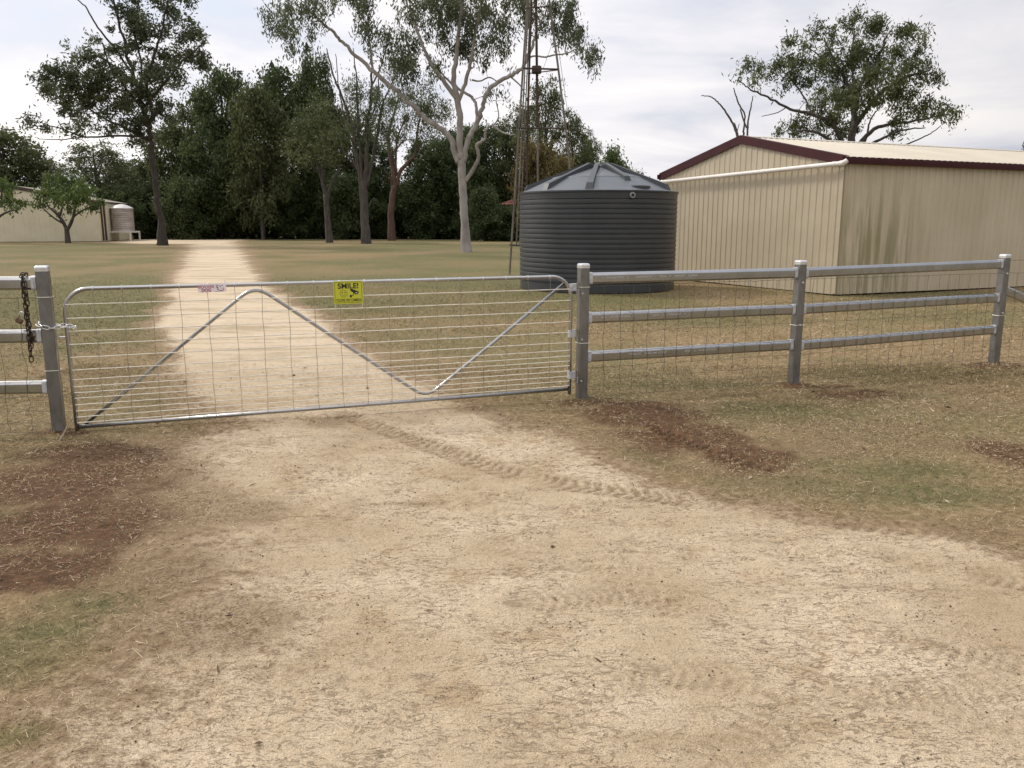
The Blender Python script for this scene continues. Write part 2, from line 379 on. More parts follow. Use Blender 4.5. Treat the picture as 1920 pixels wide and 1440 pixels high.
camd = N(t, 'ShaderNodeVectorMath', operation='LENGTH'); t.links.new(pos, camd.inputs[0]); farf = smap(t, camd.outputs['Value'], 8, 26, .6, .12)
lawn = mix(t, math_n(t, 'MULTIPLY', smap(t, n150, .56, .68), farf), lawn, (.50, .385, .24))
redc = ramp(t, n15, [(.30, (.044, .022, .012)), (.5, (.084, .040, .021)), (.68, (.145, .076, .040))])
redc = mix(t, smap(t, n60, .54, .68, 0, .6), redc, (.055, .030, .018))
redc = mix(t, smap(t, n150, .58, .70, 0, .6), redc, (.38, .26, .15))
litc = ramp(t, n60, [(.34, (.065, .042, .025)), (.48, (.17, .115, .062)), (.62, (.34, .25, .145))])
litf = smap(t, add(mL, cen(n3, .9), cen(n15, 1.6), cen(n60, .8)), .34, .80, 0, .55)
redf = smap(t, add(mR, cen(n3, 1.5), cen(n15, .9), cen(n60, .6)), .36, .80, 0, .90)
sv = add(mS, cen(n3, .9), cen(n15, .8), cen(n60, .8)); sandf = smap(t, sv, .42, .80); dirtf = smap(t, sv, .08, .38)
dirtc = ramp(t, n15, [(.30, (.15, .098, .056)), (.48, (.25, .175, .102)), (.66, (.35, .26, .16))]); dirtc = mix(t, smap(t, n60, .54, .66, 0, .7), dirtc, (.10, .066, .038)); dirtc = mix(t, smap(t, n150, .58, .70, 0, .6), dirtc, (.46, .36, .23))
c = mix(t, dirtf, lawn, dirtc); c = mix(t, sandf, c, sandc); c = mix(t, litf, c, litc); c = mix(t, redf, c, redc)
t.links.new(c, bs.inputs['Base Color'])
b1 = N(t, 'ShaderNodeBump'); b1.inputs['Strength'].default_value = .8; b1.inputs['Distance'].default_value = .025
t.links.new(add(math_n(t, 'MULTIPLY', n30, .6), math_n(t, 'MULTIPLY', n60, .45), math_n(t, 'MULTIPLY', n150, .25), math_n(t, 'MULTIPLY', ndash, -.2), math_n(t, 'MULTIPLY', math_n(t, 'MULTIPLY', linem, mS), -.30)), b1.inputs['Height']); t.links.new(b1.outputs[0], bs.inputs['Normal'])
gm.materials.append(gmat)

# ------------------------------------------------------------------ raw card meshes (leaves, blades)
def cards(name, C, A, B, var, m, parent=None, origin=(0, 0, 0), tri=False):
    """C centres, A half-length vectors, B half-width vectors; rhombus cards folded a little; var = per-card value"""
    n = len(C); C = C - np.asarray(origin, float)
    if tri: V = np.stack([C - B, C + B, C + A * 2], 1); k = 3
    else: V = np.stack([C - A, C + B - A * .1, C + A, C - B - A * .1], 1); k = 4
    me = bpy.data.meshes.new(name); me.vertices.add(n * k); me.vertices.foreach_set('co', V.ravel().astype(np.float32))
    me.loops.add(n * k); me.loops.foreach_set('vertex_index', np.arange(n * k, dtype=np.int32))
    me.polygons.add(n); me.polygons.foreach_set('loop_start', (np.arange(n) * k).astype(np.int32)); me.update(calc_edges=True)
    a = me.attributes.new('tint', 'FLOAT', 'POINT'); a.data.foreach_set('value', np.repeat(var, k).astype(np.float32))
    me.materials.append(m); o = bpy.data.objects.new(name, me); COL.objects.link(o)
    if parent is not None: o.parent = parent
    return o
def leafmat(name, stops, trans=.25, rough=.55, spec=.25):
    m = mat(name, rough=rough, spec=spec); t = m.node_tree; b = t.nodes['Principled BSDF']
    a = N(t, 'ShaderNodeAttribute', attribute_name='tint'); c = ramp(t, a.outputs['Fac'], stops); t.links.new(c, b.inputs['Base Color'])
    if trans:
        tr = N(t, 'ShaderNodeBsdfTranslucent'); t.links.new(c, tr.inputs[0]); mx = N(t, 'ShaderNodeMixShader'); mx.inputs[0].default_value = trans
        t.links.new(b.outputs[0], mx.inputs[1]); t.links.new(tr.outputs[0], mx.inputs[2])
        t.links.new(mx.outputs[0], t.nodes['Material Output'].inputs[0])
    return m
def unit(a): return a / (np.linalg.norm(a, axis=-1, keepdims=True) + 1e-9)

# ------------------------------------------------------------------ short grass and straw
bladem = leafmat('grass_blade', [(0, (.060, .062, .024)), (.25, (.125, .116, .042)), (.45, (.21, .160, .075)), (.7, (.34, .25, .135)), (.9, (.52, .40, .25)), (1, (.66, .54, .38))], trans=.2, rough=.8)
def scatter(n, x0, x1, y0, y1): return RNG.uniform(x0, x1, n), RNG.uniform(y0, y1, n)
def blades(name, n, box, keep, L, W, elev, tint):
    px, py = scatter(n, *box)
    inview = (np.abs(px) < py * .66 + .6); px, py = px[inview], py[inview]
    s, r, g, l = masks(px, py); k = RNG.random(len(px)) < keep(px, py, s, r, g, l); px, py, s, r, g, l = [q[k] for q in (px, py, s, r, g, l)]
    zz = height(px, py, s); m_ = len(px); az = RNG.uniform(0, 2 * math.pi, m_); el = np.radians(np.abs(RNG.normal(0, elev, m_)))
    dist = np.hypot(px, py); f = np.clip(dist / 5.5, .8, 2.4)
    ln = RNG.uniform(*L, m_) * (.75 + .25 * f); wd = RNG.uniform(*W, m_) * f
    A = np.stack([np.cos(az) * np.cos(el), np.sin(az) * np.cos(el), np.sin(el)], 1) * ln[:, None] / 2
    B = np.stack([-np.sin(az), np.cos(az), RNG.normal(0, .5, m_)], 1) * wd[:, None] / 2
    Cc = np.stack([px, py, zz + .002], 1)
    return Cc, A, B, np.clip(tint(px, py, s, r, g, l, m_), 0, 1)
def ktint(px, py, s, r, g, l, m_):
    base = .58 + .06 * (py > 9) + (fbm(px * .8, py * .8, 3, 41) - .5) * .5 - g * .26 + r * .05 + .12 * (s > .3)
    return base + RNG.normal(0, .17, m_)
def kturf(px, py, s, r, g, l):
    d = fbm(px * 2.2, py * 2.2, 4, 21) - .10 * (s > .12); return np.clip((d - .30) * 3.4 + g, .05, 1) * np.clip(1.15 - s * 1.9, 0, 1) * np.clip(1 - r * .85, .12, 1)
parts = [blades('g', 340000, (-5, 7, 1.7, 9.5), kturf, (.018, .050), (.0016, .0034), 26, ktint),
         blades('g', 300000, (-14, 16, 8.6, 27), lambda px, py, s, r, g, l: kturf(px, py, s, r, g, l) * np.clip((27 - py) / 14, 0, 1) ** 1.3, (.03, .06), (.0022, .004), 30, ktint)]
cat = [np.concatenate(q) for q in zip(*parts)]
g = cards('grass', *cat, bladem, tri=True); tag(g, 'short dry patchy lawn grass along both sides of the drive', 'grass', kind='stuff')
def klit(px, py, s, r, g, l):
    d = fbm(px * 3.2, py * 3.2, 3, 61); return np.clip(.34 + l * .28 + .75 * np.exp(-((s - .35) / .3) ** 2) + r * .25 - s * .26, .014, 1) * np.clip((d - .3) * 3, .1, 1)
parts = [blades('s', 330000, (-4.6, 6.6, 1.7, 9.5), klit, (.012, .05), (.0016, .0036), 18, lambda px, py, s, r, g, l, m_: .72 + RNG.normal(0, .2, m_)),
         blades('s', 4000, (-4.6, 6.6, 1.7, 9.5), klit, (.04, .11), (.0025, .005), 8, lambda px, py, s, r, g, l, m_: .80 + RNG.normal(0, .14, m_))]
cat = [np.concatenate(q) for q in zip(*parts)]
g = cards('straw', *cat, bladem, tri=True); tag(g, 'scattered pale straw and dead grass clippings on bare dirt', 'straw', kind='stuff')
def leafkeep(px, py, s, r, g, l): return np.clip(.35 + l * .5 + r * .3 - s * .25, .06, 1)
c4 = blades('l', 2600, (-4.6, 6.6, 1.7, 9.5), leafkeep, (.025, .06), (.006, .013), 14, lambda px, py, s, r, g, l, m_: RNG.uniform(0, 1, m_))
c4[0][:, 2] += .006; g = cards('fallen_leaves', *c4, leafmat('dead_leaf', [(0, (.07, .040, .024)), (.4, (.16, .095, .055)), (.75, (.30, .21, .13)), (1, (.48, .40, .30))], trans=.1, rough=.7)); tag(g, 'curled brown gum leaves fallen on the verge and the drive', 'leaf litter', kind='stuff')
# pebbles and crumbs of soil
def pebble_mesh():
    px, py = scatter(60000, -4.6, 6.6, 1.7, 9.5); s, r, g, l = masks(px, py)
    cl = fbm(px * 1.7, py * 1.7, 3, 91); k = RNG.random(len(px)) < np.clip((cl - .42) * 2.2, .04, .9) * (.25 + .5 * s + .4 * r) * (np.abs(px) < py * .66 + .5); px, py, s, r = px[k], py[k], s[k], r[k]
    n = len(px); zz = height(px, py, s); sz = np.abs(RNG.normal(0, .0018, n)) + .0014; big = RNG.random(n) < .008; sz[big] *= 2.6
    oct_ = np.array([(1, 0, 0), (0, 1, 0), (-1, 0, 0), (0, -1, 0), (0, 0, .7), (0, 0, -.7)]); fc = np.array([(0, 1, 4), (1, 2, 4), (2, 3, 4), (3, 0, 4), (1, 0, 5), (2, 1, 5), (3, 2, 5), (0, 3, 5)])
    V = oct_[None] * RNG.uniform(.65, 1.35, (n, 6, 3)) * sz[:, None, None]
    a = RNG.uniform(0, 6.3, n); ca, sa = np.cos(a), np.sin(a)
    V = np.stack([V[..., 0] * ca[:, None] - V[..., 1] * sa[:, None], V[..., 0] * sa[:, None] + V[..., 1] * ca[:, None], V[..., 2]], -1) + np.stack([px, py, zz + sz * .25], 1)[:, None]
    Fi = (fc[None] + (np.arange(n) * 6)[:, None, None]).reshape(-1).astype(np.int32); nf = n * 8
    me = bpy.data.meshes.new('pebbles'); me.vertices.add(n * 6); me.vertices.foreach_set('co', V.ravel().astype(np.float32)); me.loops.add(nf * 3); me.loops.foreach_set('vertex_index', Fi)
    me.polygons.add(nf); me.polygons.foreach_set('loop_start', (np.arange(nf) * 3).astype(np.int32)); me.update(calc_edges=True)
    at_ = me.attributes.new('tint', 'FLOAT', 'POINT'); at_.data.foreach_set('value', np.repeat(RNG.random(n), 6).astype(np.float32))
    me.materials.append(leafmat('crumb', [(0, (.035, .024, .016)), (.45, (.10, .065, .04)), (.8, (.28, .21, .14)), (1, (.45, .38, .3))], trans=0, rough=.95)); o = bpy.data.objects.new('pebbles', me); COL.objects.link(o); return o
tag(pebble_mesh(), 'small dark stones and soil crumbs strewn over the sandy drive', 'stones', kind='stuff')

# ------------------------------------------------------------------ galvanised materials
galv = nmat('galvanised_steel', (.37, .37, .365), (.43, .43, .425), scale=5, rough=.24, metal=.93, spec=.5, lo=.3, hi=.7, rvar=.05)
galvp = nmat('galvanised_post', (.17, .17, .165), (.27, .27, .265), scale=13, rough=.36, metal=.75, stretch=(1, 1, .5), lo=.3, hi=.7, rvar=.08)
weld = nmat('cold_galv_paint', (.42, .43, .45), (.60, .61, .63), scale=30, rough=.5, metal=.3)
wirem = nmat('galvanised_wire', (.72, .67, .56), (.84, .80, .70), scale=20, rough=.4, metal=.1)
oldwire = nmat('weathered_wire', (.085, .07, .055), (.17, .14, .11), scale=14, rough=.7, metal=.2)
rust = nmat('rusty_iron', (.020, .014, .012), (.055, .034, .025), scale=40, rough=.85, metal=.2)
bright = nmat('bright_zinc', (.62, .63, .64), (.78, .78, .78), scale=30, rough=.3, metal=.75)

# ------------------------------------------------------------------ fence line
PL = gnd(112, 812)[:2]; PR = gnd(1090, 748)[:2]; PM = gnd(1487, 718)[:2]; PE = gnd(1862, 685)[:2]
def prof_rect(w_, h_, b, n=7):     # rounded rectangle profile
    o = []
    for sx, sy, a0 in ((1, 1, 0), (-1, 1, 90), (-1, -1, 180), (1, -1, 270)):
        for k in range(n):
            a = R(a0 + k * 90 / (n - 1)); o.append((sx * (w_ / 2 - b) + b * math.cos(a), sy * (h_ / 2 - b) + b * math.sin(a)))
    return o
def post(p, h, label, ang=0.):
    zb = gz(*p); root = empty('fence_post', (p[0], p[1], zb), label, 'post', 'square galvanised posts along the fence line')
    M = Matrix.Rotation(ang, 3, 'Z'); m = MB(); s_ = .088
    pr = prof_rect(s_, s_, .009)
    vs = [np.array(M @ Vector((a, b, zz_))) + (p[0], p[1], 0) for zz_ in (zb - .35, zb + h) for a, b in pr]; k = len(pr)
    m.add(vs, [(j, (j + 1) % k, k + (j + 1) % k, k + j) for j in range(k)] + [tuple(k + j for j in range(k))]); m.build('shaft', galvp, root)
    m = MB(); vs = []
    for sc_, zz_ in ((1.05, -.022), (1.05, .004), (.98, .014), (.78, .020)):
        vs += [np.array(M @ Vector((a * sc_, b * sc_, zz_))) + (p[0], p[1], zb + h) for a, b in pr]
    m.add(vs, [(i * k + j, i * k + (j + 1) % k, (i + 1) * k + (j + 1) % k, (i + 1) * k + j) for i in range(3) for j in range(k)] + [tuple(3 * k + j for j in range(k))]); m.build('cap', bright, root)
    return root
angG = math.atan2(PR[1] - PL[1], PR[0] - PL[0]); angR = math.atan2(PE[1] - PR[1], PE[0] - PR[0])
post(PL, 1.275, 'leftmost square galvanised post, wrapped by the bright latch chain of the gate', angG)
hp = post(PR, 1.24, 'square galvanised post carrying the three gate hinges, in front of the dark tank', angR)
pm_ = post(PM, 1.245, 'middle square post of the right fence, standing in front of the shed gable wall', angR)
pe_ = post(PE, 1.24, 'rightmost square galvanised post, with the diagonal stay leaning on its right side', angR)
dLv = unit(np.array([1., .12])); PLL = PL - dLv * 2.75
post(PLL, 1.27, 'square galvanised post beyond the left edge of the photograph, ending the left rails', angG)

RAILP = [(.026, -.034), (.0262, .0), (.026, .023), (.0248, .0275), (.0090, .0480), (.004, .0508), (-.004, .0508), (-.0090, .0480), (-.0248, .0275), (-.026, .023), (-.0262, 0), (-.026, -.034), (-.018, -.047), (-.010, -.051), (.010, -.051), (.018, -.047)]
def rails(P0, P1, heights, name_where, gap0=.05, gap1=.05, marks=False):
    d = unit(P1 - P0); z0, z1 = gz(*P0), gz(*P1); nrm = np.array([d[1], -d[0]]); out = []
    for i, hh in enumerate(heights):
        h0, h1 = hh if isinstance(hh, tuple) else (hh, hh)
        a = np.array([*(P0 + d * gap0), z0 + h0]); b = np.array([*(P1 - d * gap1), z1 + h1]); n = 12
        pts = [a + (b - a) * k / n for k in range(n + 1)]
        lab = ['top', 'middle', 'bottom'][i] + ' oval galvanised rail ' + name_where
        root = empty('fence_rail', a, lab, 'rail', 'oval galvanised rails between the posts')
        m = MB(); m.sweep(pts, RAILP); m.build('tube', galv, root, smooth=False)
        for pp, s_ in ((a, 1), (b, -1)):
            m = MB(); q = pp - np.array([*(d * .004 * s_), 0])
            m.sweep([q, q + np.array([*d, 0]) * .035 * s_] if s_ > 0 else [q - np.array([*d, 0]) * .035, q], prof_rect(.060, .110, .020)); m.build('weld_collar', weld, root)
        if marks:
            m = MB(); rr = random.Random(i * 5 + int(P0[0] * 10)); L = np.linalg.norm(b - a)
            for (s0, s1) in marks[i]:
                s_ = s0
                while s_ < s1:
                    if rr.random() < .14: s_ += .035; continue
                    hgt = .016; wd = rr.choice((.008, .010, .012)); ctr = a + (b - a) * (s_ / L) + np.array([*(nrm * .0265), .004])
                    kind = rr.random(); D3 = np.array([*d, 0]); U3 = np.array([0, 0, 1.]); th = .0028
                    def quad(p_, q_, t_): 
                        e = unit(q_ - p_); s2 = np.cross(np.array([*nrm, 0]), e) * t_ / 2
                        m.add([p_ - s2, q_ - s2, q_ + s2, p_ + s2], [(0, 1, 2, 3)])
                    lo = ctr - U3 * hgt / 2; up_ = ctr + U3 * hgt / 2; e_ = D3 * wd
                    if kind < .3: quad(lo, up_, th); quad(up_ , up_ + e_, th); quad(ctr, ctr + e_ * .8, th)
                    elif kind < .55: quad(lo, up_, th); quad(lo + e_, up_ + e_, th); quad(ctr, ctr + e_, th)
                    elif kind < .8: quad(lo, lo + e_, th); quad(up_, up_ + e_, th); quad(lo, up_, th)
                    else: quad(lo, up_ + e_ * .5, th); quad(up_ + e_ * .5, lo + e_, th)
                    s_ += wd + .007
            if m.n: m.build('lettering', prm, root)
        out.append((a, b))
    return out
prm = mat('faded_print', (.52, .53, .53), .7)
ZR = {}
mk = [[(.18, .62), (.72, 1.12)], [(.12, .52), (.66, 1.05)], [(.42, .85), (1.02, 1.40)]]
r1 = rails(PR, PM, [(1.125, 1.14), (.765, .775), (.405, .415)], 'between the gate post and the middle fence post', marks=mk)
r2 = rails(PM, PE, [(1.14, 1.15), (.775, .77), (.405, .41)], 'between the middle post and the rightmost post')
r3 = rails(PLL, PL, [1.165, .765, .37], 'left of the gate, ending at the leftmost post')
# bolts and tie wires on posts
def bolt(root, p, zz_, nrm_, name='bolt'):
    m = MB(); c = np.array([p[0] + nrm_[0] * .047, p[1] + nrm_[1] * .047, zz_]); nn = np.array([*nrm_, 0])
    m.tube([c - nn * .004, c + nn * .006], .012, 8); m.tube([c + nn * .006, c + nn * .016], .006, 8); m.build(name, bright, root)
nR = np.array([math.sin(angR), -math.cos(angR)])
for (pp, root, zs) in ((PM, pm_, (1.045, .62)), (PE, pe_, (1.045, .60))):
    for zq in zs: bolt(root, pp, zq + gz(*pp), nR)
# ------------------------------------------------------------------ wire netting
def netting(P0, P1, zt0, zt1, label, off=-.033, step=.155, seed=1, mtl=None, hz=(0, .22, .42, .59, .73, .84, .93, 1.0)):
    rr = random.Random(seed); d = unit(P1 - P0); nrm = np.array([d[1], -d[0]]); L = np.linalg.norm(P1 - P0)
    def pt(s_, f, j=0.):
        q = P0 + d * s_ + nrm * (-off); zt = zt0 + (zt1 - zt0) * s_ / L; return np.array([q[0], q[1], zt * (1 - f) + .02 * f])
    root = empty('wire_netting', (*P0, 0), label, 'wire netting'); m = MB(); n = int(L / step)
    fs = list(hz)
    for f in fs:
        amp = .002 if f in (0, 1.0) else .004
        pts = [pt(k * L / (n * 3), f) + np.array([0, 0, rr.gauss(0, amp)]) for k in range(n * 3 + 1)]
        m.tube(pts, .0016 if 0 < f < 1 else .0021, 4)
    m.build('line_wires', mtl or oldwire, root); m = MB()
    for k in range(1, n):
        s_ = k * step; pts = []; sh = rr.gauss(0, .01)
        for i in range(len(fs) - 1):
            off_ = rr.gauss(0, .010); pts.append(pt(s_ + sh + rr.gauss(0, .006), fs[i])); pts.append(pt(s_ + sh + off_, (fs[i] + fs[i + 1]) / 2))
        pts.append(pt(s_ + sh, 1.0)); P = np.array(pts); P = np.array([*P]); Pd = []
        for i in range(len(P) - 1):
            p0, p1, p2, p3 = P[max(i - 1, 0)], P[i], P[i + 1], P[min(i + 2, len(P) - 1)]
            for t_ in (0, .5): Pd.append(.5 * ((2 * p1) + (-p0 + p2) * t_ + (2 * p0 - 5 * p1 + 4 * p2 - p3) * t_ ** 2 + (-p0 + 3 * p1 - 3 * p2 + p3) * t_ ** 3))
        Pd.append(P[-1]); m.tube(Pd, .0020, 4)
    m.build('stay_wires', oldwire, root); return root
nt1 = netting(PR + unit(PM - PR) * .05, PM, 1.045, 1.06, 'rusty ringlock netting strung between the gate post and the middle post', seed=2)
nt2 = netting(PM, PE, 1.06, 1.06, 'rusty ringlock netting strung between the middle post and the rightmost post', seed=3)
nt3 = netting(PLL, PL, 1.055, 1.055, 'rusty ringlock netting under the rails left of the gate', seed=4, step=.16)
PX = PE + np.array([3.3, .55])
nt4 = netting(PE, PX, 1.06, 1.05, 'thin wire netting continuing right past the rightmost post', seed=5)
nt4.children
m = MB(); m.tube([(*PE, 1.20), (*((PE * 3 + PX) / 4), 1.195), (*((PE + PX) / 2), 1.19), (*PX, 1.2)], .0022, 5)
for k in range(26):
    q = PE + (PX - PE) * (k + 1) * .037; c_ = np.array([*q, 1.196])
    if k % 4 == 3:
        m.tube([c_ + (-.01, 0, .022), c_, c_ + (.01, 0, -.02)], .0012, 4); m.tube([c_ + (.01, 0, .018), c_, c_ + (-.01, 0, -.02)], .0012, 4)
o = m.build('barbed_wire', oldwire, origin=(*PE, 1.2)); tag(o, 'single barbed wire running right from the top of the rightmost post', 'wire')
for pp, lab in ((PX, 'steel picket beyond the right edge that holds the netting end'),):
    m = MB(); m.box((pp[0], pp[1], .62), (.04, .006, 1.3)); m.box((pp[0], pp[1] + .0175, .62), (.006, .029, 1.3)); o = m.build('steel_picket', rust, origin=(*pp, 0)); tag(o, lab, 'post')
# tie wires on gate posts (part of netting)
def tie(root, p, zz_, ang, m_=None, r_=.0025):
    M = Matrix.Rotation(ang, 3, 'Z'); s_ = .049; m = MB()
    pts = [np.array(M @ Vector((a * s_, b * s_, 0))) + (p[0], p[1], zz_) for a, b in ((-1, -.75), (-.85, -1), (.85, -1), (1, -.85), (1, .85), (.85, 1), (-.85, 1), (-1, .85))]
    m.loop(pts, r_, 5); m.build('tie_wire', m_ or wirem, root)
tie(nt3, PL, 1.06, angG); tie(nt3, PL, .50, angG); tie(nt1, PR, 1.04, angR); tie(nt1, PR, .53, angR); tie(nt2, PM, .60, angR); tie(nt4, PE, .58, angR)
# wandering loose strand down the left post and the hinge post
def strand(root, p, side, z0, z1, ang, seed):
    rr = random.Random(seed); M = Matrix.Rotation(ang, 3, 'Z'); m = MB(); pts = []; n = 14
    for k in range(n + 1):
        zz_ = z0 + (z1 - z0) * k / n; pts.append(np.array(M @ Vector((side * (.053 + rr.uniform(-.002, .010)), -.047, 0))) + (p[0], p[1], zz_))
    m.tube(pts, .0016, 4); m.build('loose_strand', oldwire, root)
strand(nt3, PL, 1, 1.2, .05, angG, 3); strand(nt1, PR, -1, 1.04, .04, angR, 4); strand(nt3, PL, -1, 1.18, .8, angG, 9)

# diagonal stay at right end
e0 = np.array([PE[0] + .05, PE[1] + .01, .86]); e1 = np.array([PE[0] + 2.1, PE[1] + .25, .06])
m = MB(); m.sweep([e0 + (e1 - e0) * k / 6 for k in range(7)], prof_rect(.046, .102, .021)); o = m.build('fence_stay', galv, origin=e0)
tag(o, 'diagonal oval steel stay sloping down to the right of the rightmost post', 'brace')

# ------------------------------------------------------------------ gate
GD = unit(PR - PL); GN = np.array([GD[1], -GD[0]])
def ong(u, v):                    # intersect pixel ray with gate plane -> (s from PL, z)
    d = ray(u, v); n3 = np.array([GN[0], GN[1], 0]); p0 = np.array([*PL, 0]) - np.array([0, 0, EYE]); tt = n3.dot(p0) / n3.dot(d)
    q = np.array([0, 0, EYE]) + d * tt; return float((q[:2] - PL).dot(GD)), float(q[2])
def gp(s_, z_, off=0.): q = PL + GD * s_ + GN * off; return np.array([q[0], q[1], z_])
sL, _ = ong(140, 700); sR, _ = ong(1068, 640)
zTL = ong(170, 541)[1]; zTR = ong(1040, 519)[1]; zBL = ong(200, 797)[1]; zBR = ong(1040, 731)[1]
s0 = (ong(148, 800)[0] + ong(118, 580)[0]) / 2; s1 = (ong(1067, 720)[0] + ong(1071, 560)[0]) / 2
print('GATE', s0, s1, zTL, zTR, zBL, zBR)
zT = (zTL + zTR) / 2
def zt(s_): return zTL + (zTR - zTL) * (s_ - s0) / (s1 - s0)
def zb(s_): return zBL + (zBR - zBL) * (s_ - s0) / (s1 - s0)
gate = empty('farm_gate', gp(s1, 0), 'wide galvanised mesh farm gate with an M-shaped tube brace across the drive', 'gate')
rp = .0165; cr = .18
def arc(cx_, cz_, r_, a0, a1, n=10): return [(cx_ + r_ * math.cos(R(a0 + (a1 - a0) * k / n)), cz_ + r_ * math.sin(R(a0 + (a1 - a0) * k / n))) for k in range(n + 1)]
fr = [(s0, zb(s0) - .05), (s0, zb(s0) + .3), (s0, zt(s0) - cr - .02)] + arc(s0 + cr, zt(s0) - cr, cr, 180, 90) + [(s0 + (s1 - s0) * k / 8, zt(s0 + (s1 - s0) * k / 8)) for k in range(1, 8)] + arc(s1 - cr, zt(s1) - cr, cr, 90, 0) + [(s1, zt(s1) - cr - .02), (s1, zb(s1) + .3), (s1, zb(s1) - .05)]
m = MB(); m.tube([gp(*q) for q in fr], rp, 12); m.build('frame_tube', galv, gate, smooth=True)
m = MB(); m.tube([gp(s0 + rp, zb(s0)), gp((s0 + s1) / 2, zb((s0 + s1) / 2)), gp(s1 - rp, zb(s1))], rp, 12); m.build('bottom_rail', galv, gate, smooth=True)
# brace
A0 = ong(160, 803); A1 = ong(478, 541); A2 = ong(800, 742); A3 = ong(1062, 532)
A1 = (A1[0], zt(A1[0]) - .045); A2 = (A2[0], zb(A2[0]) + .035)
def rounded(P, rad, n=8):
    out = [P[0]]
    for i in range(1, len(P) - 1):
        p = np.array(P[i]); a = unit(np.array(P[i - 1]) - p); b = unit(np.array(P[i + 1]) - p); q0 = p + a * rad; q1 = p + b * rad
        for k in range(n + 1):
            t_ = k / n; out.append(tuple((1 - t_) ** 2 * q0 + 2 * t_ * (1 - t_) * p + t_ ** 2 * q1))
    return out + [P[-1]]
br = rounded([(A0[0], zb(A0[0]) + .015), (A1[0], A1[1] + .035), (A2[0], A2[1] - .02), (s1 - .045, zt(s1) - .055)], .135)
m = MB(); m.tube([gp(*q, off=-.020) for q in br], .0150, 10); m.build('brace_tube', galv, gate, smooth=True)
fr_ = [.108, .207, .300, .394, .488, .579, .648, .70, .744, .786, .834, .879, .924, .967]
m = MB()
for f in fr_:
    pts = []
    for k in range(41):
        s_ = s0 + rp * .5 + (s1 - s0 - rp) * k / 40; zz_ = zt(s_) * (1 - f) + zb(s_) * f; pts.append(gp(s_, zz_ + random.gauss(0, .0008), .014))
    m.tube(pts, .0041, 5)
m.build('line_wires', wirem, gate); m = MB()
for k in range(1, 20):
    s_ = s0 + (s1 - s0) * k / 20; m.tube([gp(s_ + .004 * math.sin(j * 2.1 + k), zt(s_) * (1 - j / 8) + zb(s_) * j / 8, .0185) for j in range(9)], .0019, 5)
m.build('stay_wires', nmat('dull_wire', (.20, .18, .15), (.33, .30, .25), scale=14, rough=.6, metal=.4), gate)
# small wire clips along top rail
m = MB()
for k in range(1, 20):
    s_ = s0 + (s1 - s0) * k / 20; m = MB(); m.tube([gp(s_ - .006, zt(s_)), gp(s_ + .006, zt(s_))], rp + .0022, 10); m.build('wire_clip', weld, gate)
# hinges
for zc in (1.005, .585, .20):
    h = gate; sp_ = np.linalg.norm(PR - PL) - s1
    m = MB(); Mz = Matrix.Rotation(angG, 4, 'Z')
    m.box(gp(s1 + .030, zc + .035, .01), (.045, .012, .07), Mz, .003); m.tube([gp(s1, zc + .0), gp(s1, zc + .065)], rp + .006, 10); st_ = m.build('hinge', weld, h)
    m = MB(); m.tube([gp(s1 + .056, zc - .035, .012), gp(s1 + .056, zc + .075, .012)], .011, 10); m.build('hinge_pin', galv, h).parent = st_
    m = MB(); m.box(gp(s1 + .075, zc - .015, .012), (.05, .014, .055), Mz, .003); m.tube([gp(s1 + .095, zc - .02, .02), gp(s1 + .095, zc - .02, .058)], .008, 6); m.build('hinge_lug', weld, h).parent = st_
# latch pin
m = MB(); zl = ong(112, 632)[1]; m.tube([gp(.06, zl, .0), gp(s0 - rp, zl, .0)], .006, 8); m.tube([gp(.062, zl - .012), gp(.062, zl + .012)], .006, 8); m.build('latch_pin', bright, gate)

# chains
def link_pts(c, ax, side, L=.026, W=.011, n=14):
    out = []
    for k in range(n):
        a = 2 * math.pi * k / n; ca_, sa_ = math.cos(a), math.sin(a)
        x_ = (L - W) * (1 if ca_ > 0 else -1) * (1 if abs(ca_) > 1e-6 else 0) + W * ca_; out.append(np.asarray(c) + np.asarray(ax) * x_ + np.asarray(side) * W * sa_)
    return out
def chain(pts_fn, n, r_, L, W, mtl, name, label, twist=0.):
    """pts_fn(k) -> position; consecutive links turned 90 degrees"""
    P = [np.asarray(pts_fn(k), float) for k in range(n)]; root = empty(name, P[0], label, 'chain')
    for k in range(n):
        a = unit((P[min(k + 1, n - 1)] - P[max(k - 1, 0)])); up = np.array([0, 1., 0]) if abs(a[1]) < .8 else np.array([1., 0, 0])
        s_ = unit(np.cross(a, up)); t_ = np.cross(a, s_); th = (k % 2) * math.pi / 2 + .5 * math.sin(k * 1.7) * .5
        m = MB(); m.loop(link_pts(P[k], a, s_ * math.cos(th) + t_ * math.sin(th), L, W), r_, 6); m.build('chain_link', mtl, root, smooth=True)
    return root
# rusty chain over the top rail left of the gate
RL = r3
topy = RL[0][1]
cs = unit(PL - PLL)
def left_at(u, zz_, off):       # point on left rail plane at pixel column u
    # rail plane through PLL-PL
    n2 = np.array([cs[1], -cs[0]]); d = ray(u, 600); tt = n2.dot(PL) / n2.dot(d[:2]); q = d[:2] * tt + n2 * off; return np.array([q[0], q[1], zz_])
def rc(k):
    s_ = k * .040
    if k < 3: return left_at(55, 1.218 + .012 - .004 * (k - 1) ** 2, .035 * (k - 1) + .004)
    zz_ = 1.235 - (k - 2) * .040; return left_at(55, zz_, .040)
chain(rc, 19, .0042, .026, .014, rust, 'rusty_chain', 'dark rusty chain hooked over the top rail left of the gate')
# short second wrap
def rc2(k): zz_ = 1.10 - k * .04; return left_at(55, zz_, .040) + np.array([.018 + .004 * math.sin(k), -.010, 0])
chain(rc2, 11, .0042, .026, .014, rust, 'doubled_chain', 'doubled-back length of rusty chain beside the longer one')
